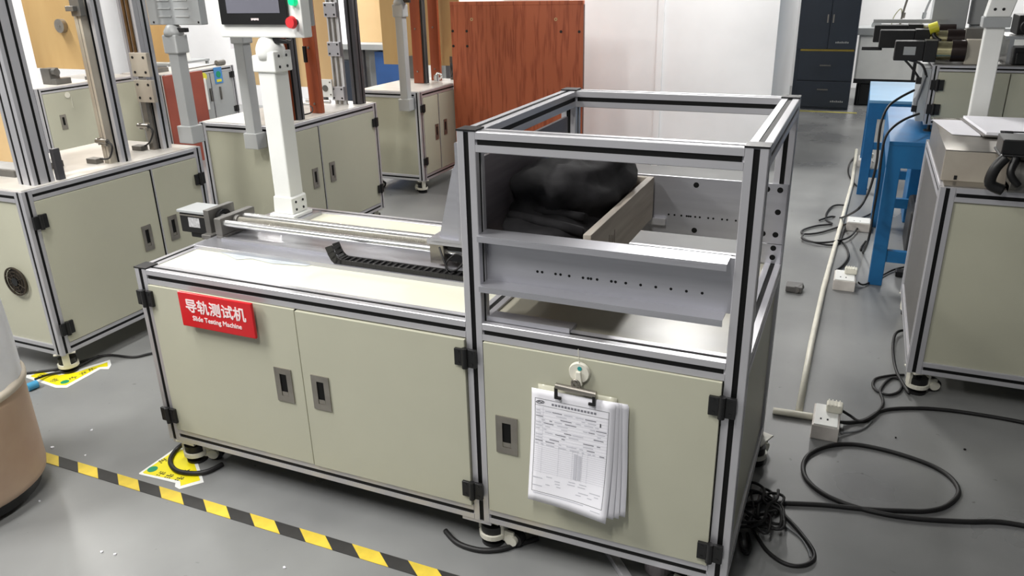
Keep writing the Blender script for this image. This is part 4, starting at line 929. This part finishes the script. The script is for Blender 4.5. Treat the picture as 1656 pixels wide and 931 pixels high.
# tangled coil beside the main machine
tk = []; TC = [(1.879, 0.42, 0.0)][0]
for k in range(46):
    a = k*.72; rr = .044+.024*math.sin(k*1.7)+.008*(k % 3); tk.append((TC[0]+.01+rr*math.cos(a)*.9+.008*math.sin(k), TC[1]+rr*1.6*math.sin(a)+.015*math.cos(k*.6), .012+.03*(math.sin(k*.9)+1)/2+.0008*k))
cable(tk, .0045, 'tangled coil of black cable lying against the foot of the main machine', sub=5, n=7, name='cable_coil')
cable([(1.85, 0.388, 0.03), (1.896, 0.391, 0.008), (1.93, 0.479, 0.008), (1.969, 0.451, 0.008), (2.017, 0.386, 0.008), (2.048, 0.328, 0.008), (2.044, 0.286, 0.008), (2.011, 0.254, 0.008), (1.97, 0.254, 0.008), (1.925, 0.287, 0.008), (1.894, 0.337, 0.008), (1.871, 0.381, 0.008)], .006, 'black cable loop spilling from the tangled coil')
cable([(1.886, 0.366, 0.05), (1.881, 0.523, 0.03), (1.941, 0.494, 0.01), (1.906, 0.454, 0.01), (1.864, 0.428, 0.01)], .005, 'stiff black cable end sticking up from the tangled coil')
cable([(1.844, 0.334, 0.008), (1.859, 0.274, 0.008), (1.876, 0.253, 0.008), (1.878, 0.296, 0.008), (1.864, 0.342, 0.008)], .0055, 'small black cable loop below the tangled coil')
cable([(1.945, 0.431, 0.004), (2.0, 0.394, 0.004), (2.029, 0.348, 0.004), (2.04, 0.311, 0.004)], .003, 'thin grey cable inside the black loop', m=mat('grey_cable', (120, 122, 124), .5))
cable([(1.039, 0.023, 0.008), (1.098, -0.012, 0.008), (1.169, -0.015, 0.008), (1.225, 0.011, 0.008), (1.258, 0.046, 0.008), (1.306, 0.095, 0.008)], .008, 'black cable curving under the middle caster')
cable([(-0.024, 0.079, 0.03), (-0.045, 0.049, 0.01), (-0.013, -0.008, 0.01), (0.049, -0.042, 0.01), (0.112, -0.036, 0.01), (0.153, -0.008, 0.01), (0.17, 0.045, 0.01)], .008, 'black cable curling round the front left caster')
f = MB(); f.add([(.0, .02, .004), (.07, .0, .004), (.10, .05, .006), (.04, .09, .004), (.0, .07, .004)], [(0, 1, 2, 3, 4)]); 
cable([(-1.146, 0.231, 0.008), (-1.051, 0.304, 0.008), (-1.001, 0.354, 0.008), (-0.966, 0.449, 0.008), (-0.917, 0.52, 0.008), (-0.796, 0.546, 0.008), (-0.748, 0.604, 0.008), (-0.656, 0.713, 0.008)], .0055, 'thin black cable on the floor under the left machine')
cable([(-0.993, 0.225, 0.02), (-0.996, 0.291, 0.01), (-0.959, 0.336, 0.01), (-0.946, 0.402, 0.01), (-0.947, 0.497, 0.01)], .005, 'black lead of the small blue plug')
f = MB(); f.cyl((-.962, .165, .017), (-.955, .205, .017), .017, n=14); o = f.build('cable_plug', TEAL, bevel=.003); tag(o, 'small blue plug on the floor beside the tan drum', 'plug')
# cables by the conduit and the blue table
cable([(2.028, 4.134, 0.01), (1.941, 4.104, 0.01), (1.902, 3.926, 0.01), (1.905, 3.725, 0.01), (1.943, 3.636, 0.01), (1.854, 3.561, 0.01), (1.781, 3.437, 0.01), (1.794, 3.359, 0.01), (1.898, 3.437, 0.01), (2.07, 3.739, 0.01), (2.179, 3.975, 0.01)], .006, 'black cable heaped across the floor conduit, upper strand')
cable([(1.795, 3.327, 0.02), (1.796, 3.222, 0.02), (1.876, 3.175, 0.02), (1.977, 3.236, 0.02), (2.06, 3.368, 0.02), (2.114, 3.661, 0.02), (2.142, 3.729, 0.02), (2.288, 3.722, 0.02)], .006, 'black cable heaped across the floor conduit, middle strand')
cable([(1.786, 3.27, 0.012), (1.84, 3.213, 0.012), (1.947, 3.176, 0.012), (1.999, 3.244, 0.012), (2.021, 3.515, 0.012), (2.056, 3.669, 0.012), (2.125, 3.751, 0.012)], .006, 'black cable heaped across the floor conduit, lower strand')
cable([(1.992, 3.338, 0.01), (2.042, 3.192, 0.01), (2.061, 2.999, 0.01), (2.034, 2.824, 0.01), (2.006, 2.74, 0.01)], .006, 'black cable curving down the right of the conduit')
cable([(2.049, 5.902, 0.01), (2.002, 5.571, 0.01), (2.0, 5.139, 0.01), (2.068, 4.736, 0.01), (2.142, 4.643, 0.01)], .006, 'black cable bending round the far end of the conduit')
cable([(2.2485, 2.85, 0.9637), (2.1833, 2.7, 0.9452), (2.1367, 2.6, 0.9163), (2.1151, 2.55, 0.8555), (2.1136, 2.54, 0.7682), (2.1196, 2.53, 0.665), (2.1119, 2.52, 0.5593), (2.0942, 2.5, 0.4848), (2.0603, 2.48, 0.4239)]+[(1.992, 3.794, 0.012), (1.935, 3.805, 0.012), (1.864, 3.689, 0.012)], .006, 'black cable hanging from the bench cabinet in front of the blue leg, left strand')
cable([(2.2902, 2.88, 0.8445), (2.2254, 2.7, 0.8454), (2.1721, 2.6, 0.8204), (2.1427, 2.56, 0.7751), (2.1378, 2.55, 0.6925), (2.1418, 2.53, 0.5438), (2.1385, 2.52, 0.4046), (2.1355, 2.5, 0.2815)]+[(2.137, 3.101, 0.012), (2.123, 3.166, 0.012), (2.148, 3.323, 0.012)], .006, 'black cable hanging from the bench cabinet in front of the blue leg, right strand')
cable([(2.114, 2.573, 0.02), (2.151, 2.567, 0.01), (2.231, 2.731, 0.01), (2.293, 2.856, 0.01), (2.372, 2.947, 0.01)], .005, 'black cable from the second socket box under the blue table')
f = MB(); f.box(-.06, .06, -.03, .03, 0, .03); f.xf(Matrix.Translation((2.36, 2.80, 0))); o = f.build('power_strip', BLACK, bevel=.004); tag(o, 'black power strip under the front of the blue table', 'socket')
f = MB(); f.box(1.78, 1.86, 2.34, 2.42, .004, .035); f.cyl((1.83, 2.34, .02), (1.85, 2.40, .02), .018, n=12); o = f.build('cable_plug', mat('dim_grey_plastic', (90, 88, 86), .5), bevel=.004); tag(o, 'dark grey plug lying on the floor behind the main machine', 'plug')

# angled grey bar under the front right of the main machine
bar = MB(); bar.box(-.012, .012, -.16, .16, 0, .02); bar.xf(Matrix.Translation((1.60, .02, 0)) @ Matrix.Rotation(.72, 4, 'Z')); o = bar.build('steel_bar', ALU, bevel=.002); tag(o, 'angled aluminium bar on the floor under the main machine', 'bar')
pc = MB(); pc.ring((1.655, .11, .0), (0, 0, 1), .035, .028, .05, n=20); o = pc.build('plastic_cup', mat('pinkish_white_plastic', (214, 202, 202), .4)); tag(o, 'small pinkish white cup under the main machine', 'cup')

# ------------------------------------------------------------------ floor tape, arrows, drum, litter
tp = thing('hazard_tape', 'yellow and black striped hazard tape stuck along the floor before the machine', 'floor tape', (0, -.145, 0))
bs_t = lambda k: -.417+k*.0942-.0; 
m_y = None; m_k = None
for k in range(-9, 18):
    x = bs_t(k)+.142*0
    if k % 2 == 0:    # black
        if m_k is None: m_k = o = MB().prism([(0, .022), (.057, -.022), (.057+.0942, -.022), (.0942, .022)], 'z', .0008, .0018).build('tape_stripe', BLK, tp)
        else: o = m_k.copy(); COL.objects.link(o); o.parent = tp
    else:
        if m_y is None: m_y = o = MB().prism([(0, .022), (.057, -.022), (.057+.0942, -.022), (.0942, .022)], 'z', .0008, .0018).build('tape_stripe', YEL, tp)
        else: o = m_y.copy(); COL.objects.link(o); o.parent = tp
    o.location = (x, 0, 0)
def arrow(label, pts, outline, deco):
    t = thing('floor_sticker', label, 'sticker', (pts[0][0], pts[0][1], 0)); ox, oy = pts[0][0], pts[0][1]
    MB().prism([(x-ox, y-oy) for x, y, z in outline], 'z', .0008, .0014).build('border', WHITE, t)
    MB().prism([(x-ox, y-oy) for x, y, z in pts], 'z', .0015, .0019).build('arrow_face', YST, t)
    gx, gy = deco[0]; f = MB(); f.cyl((gx-ox, gy-oy, .0018), (gx-ox, gy-oy, .0024), .017, n=18); f.build('green_disc', GST, t)
    f = MB()
    for (x, y, a, w_, h_) in deco[1]:
        g_ = MB(); rnd = random.Random(int(x*1000))
        for i in range(3):
            for j in range(3):
                if rnd.random() < .75: g_.box(-w_/2+i*w_/3, -w_/2+i*w_/3+w_/5, -h_/2+j*h_/3, -h_/2+j*h_/3+h_/6, .002, .0024)
        g_.box(-w_/2, w_/2, -h_*.05, h_*.05, .002, .0024)
        g_.xf(Matrix.Translation((x-ox, y-oy, 0)) @ Matrix.Rotation(a, 4, 'Z')); f.add(g_.v, g_.f)
    stuff(f.build('sticker_print', INKD, t))
o1 = [(-0.068, -0.092, 0.0), (-0.069, 0.073, 0.0), (-0.019, 0.101, 0.0), (0.177, -0.051, 0.0), (0.129, -0.11, 0.0), (0.105, -0.105, 0.0), (0.091, -0.089, 0.0), (-0.063, -0.097, 0.0)]
i1 = [(-0.059, -0.085, 0.0), (-0.059, 0.06, 0.0), (-0.016, 0.081, 0.0), (0.158, -0.047, 0.0), (0.12, -0.095, 0.0), (0.097, -0.075, 0.0), (-0.05, -0.088, 0.0)]
arrow('yellow arrow sticker on the floor round the front left caster', i1, o1, ([(-0.042, -0.059, 0.0)][0][:2], [(p[0], p[1], a, .026, .026) for p, a in zip([(-0.049, -0.006, 0.0), (0.008, -0.066, 0.0), (0.044, -0.066, 0.0), (0.088, -0.064, 0.0), (0.075, -0.024, 0.0)], (1.2, .1, .1, .1, 1.2))]))
o2 = [(-1.101, 0.253, 0.0), (-1.098, 0.308, 0.0), (-0.993, 0.33, 0.0), (-0.937, 0.376, 0.0), (-0.883, 0.498, 0.0), (-0.837, 0.465, 0.0), (-0.813, 0.431, 0.0), (-0.848, 0.417, 0.0), (-0.837, 0.245, 0.0), (-0.881, 0.228, 0.0), (-1.09, 0.245, 0.0)]
i2 = [(-1.076, 0.263, 0.0), (-1.07, 0.301, 0.0), (-0.965, 0.311, 0.0), (-0.917, 0.36, 0.0), (-0.873, 0.476, 0.0), (-0.837, 0.446, 0.0), (-0.868, 0.428, 0.0), (-0.859, 0.259, 0.0), (-0.896, 0.245, 0.0), (-1.071, 0.259, 0.0)]
arrow('yellow arrow sticker on the floor under the left machine caster', i2, o2, ([(-0.888, 0.277, 0.0)][0][:2], [(p[0], p[1], a, .03, .03) for p, a in zip([(-0.94, 0.274, 0.0), (-0.89, 0.317, 0.0), (-0.884, 0.36, 0.0), (-0.879, 0.405, 0.0), (-1.031, 0.286, 0.0)], (.2, 1, 1, 1, .2))]))
# drum at the left edge
dr = thing('refuse_drum', 'tan drum with a white sack folded over its rim, at the left edge', 'bin', (-.483, -.414, 0))
f = MB(); f.lathe((0, 0, .055), [(.235, 0), (.247, .01), (.25, .03), (.25, .30), (.247, .345), (.20, .345)], n=56); f.build('drum_body', TAN, dr)
f = MB(); f.lathe((0, 0, .38), [(.251, 0), (.259, .006), (.259, .022), (.251, .03), (.2, .03)], n=56); f.build('drum_rim', mat('pale_tan_plastic', (206, 196, 180), .5), dr)
vs = []; n = 72; prof = [(.250, .41), (.248, .50), (.243, .62), (.236, .76), (.225, .82), (.12, .86)]
for j, (r, z) in enumerate(prof):
    for i in range(n):
        a = 2*math.pi*i/n; rr = r+.0035*math.sin(a*11+j*.6)+.002*math.sin(a*23+j); vs.append((rr*math.cos(a), rr*math.sin(a), z))
f = MB(); f.add(vs, [(j*n+i, j*n+(i+1) % n, (j+1)*n+(i+1) % n, (j+1)*n+i) for j in range(len(prof)-1) for i in range(n)]+[tuple(range((len(prof)-1)*n, len(prof)*n))], 0, True); f.build('sack', SACK, dr)
f = MB(); f.cyl((0, 0, .02), (0, 0, .055), .225, n=40); f.build('dolly', BLACK, dr)
for k in range(4):
    a = k*math.pi/2+.55; x, y = .19*math.cos(a), .19*math.sin(a)
    f = MB(); f.cyl((x-.012, y, .024), (x+.012, y, .024), .024, n=16); f.build('wheel', RUBBER, dr)
lit = [(-0.299, -0.343, 0.0), (-0.244, -0.328, 0.0), (0.688, -0.279, 0.0), (-0.332, -0.085, 0.0), (-0.487, -0.092, 0.0), (-0.455, 0.044, 0.0), (2.485, 1.068, 0.0), (2.271, 1.063, 0.0), (0.149, -0.427, 0.0), (0.194, -0.42, 0.0)]
for i, p in enumerate(lit):
    rnd = random.Random(i); f = MB(); n = 6; s_ = .0055 if i not in (4, ) else .010
    f.prism([(p[0]+s_*rnd.uniform(.4, 1)*math.cos(a*2*math.pi/n), p[1]+s_*rnd.uniform(.4, 1)*math.sin(a*2*math.pi/n)) for a in range(n)], 'z', .0002, .004)
    dark = i in (6, 7)
    o = f.build('litter_scrap', SLOT if dark else PAPER)
    lab = ['white scrap on the floor by the drum, left one', 'white scrap on the floor by the drum, right one', 'white scrap on the floor near the bottom edge', 'pale crumb on the floor above the hazard tape', 'pale scrap on the floor where the tape meets the drum', 'pale crumb on the floor between the sticker and the tape', 'black crumb on the floor right of the cable loop', 'dark crumb on the floor near the socket box', 'pale crumb on the floor below the hazard tape, left one', 'pale crumb on the floor below the hazard tape, right one'][i]
    tag(o, lab, 'litter')
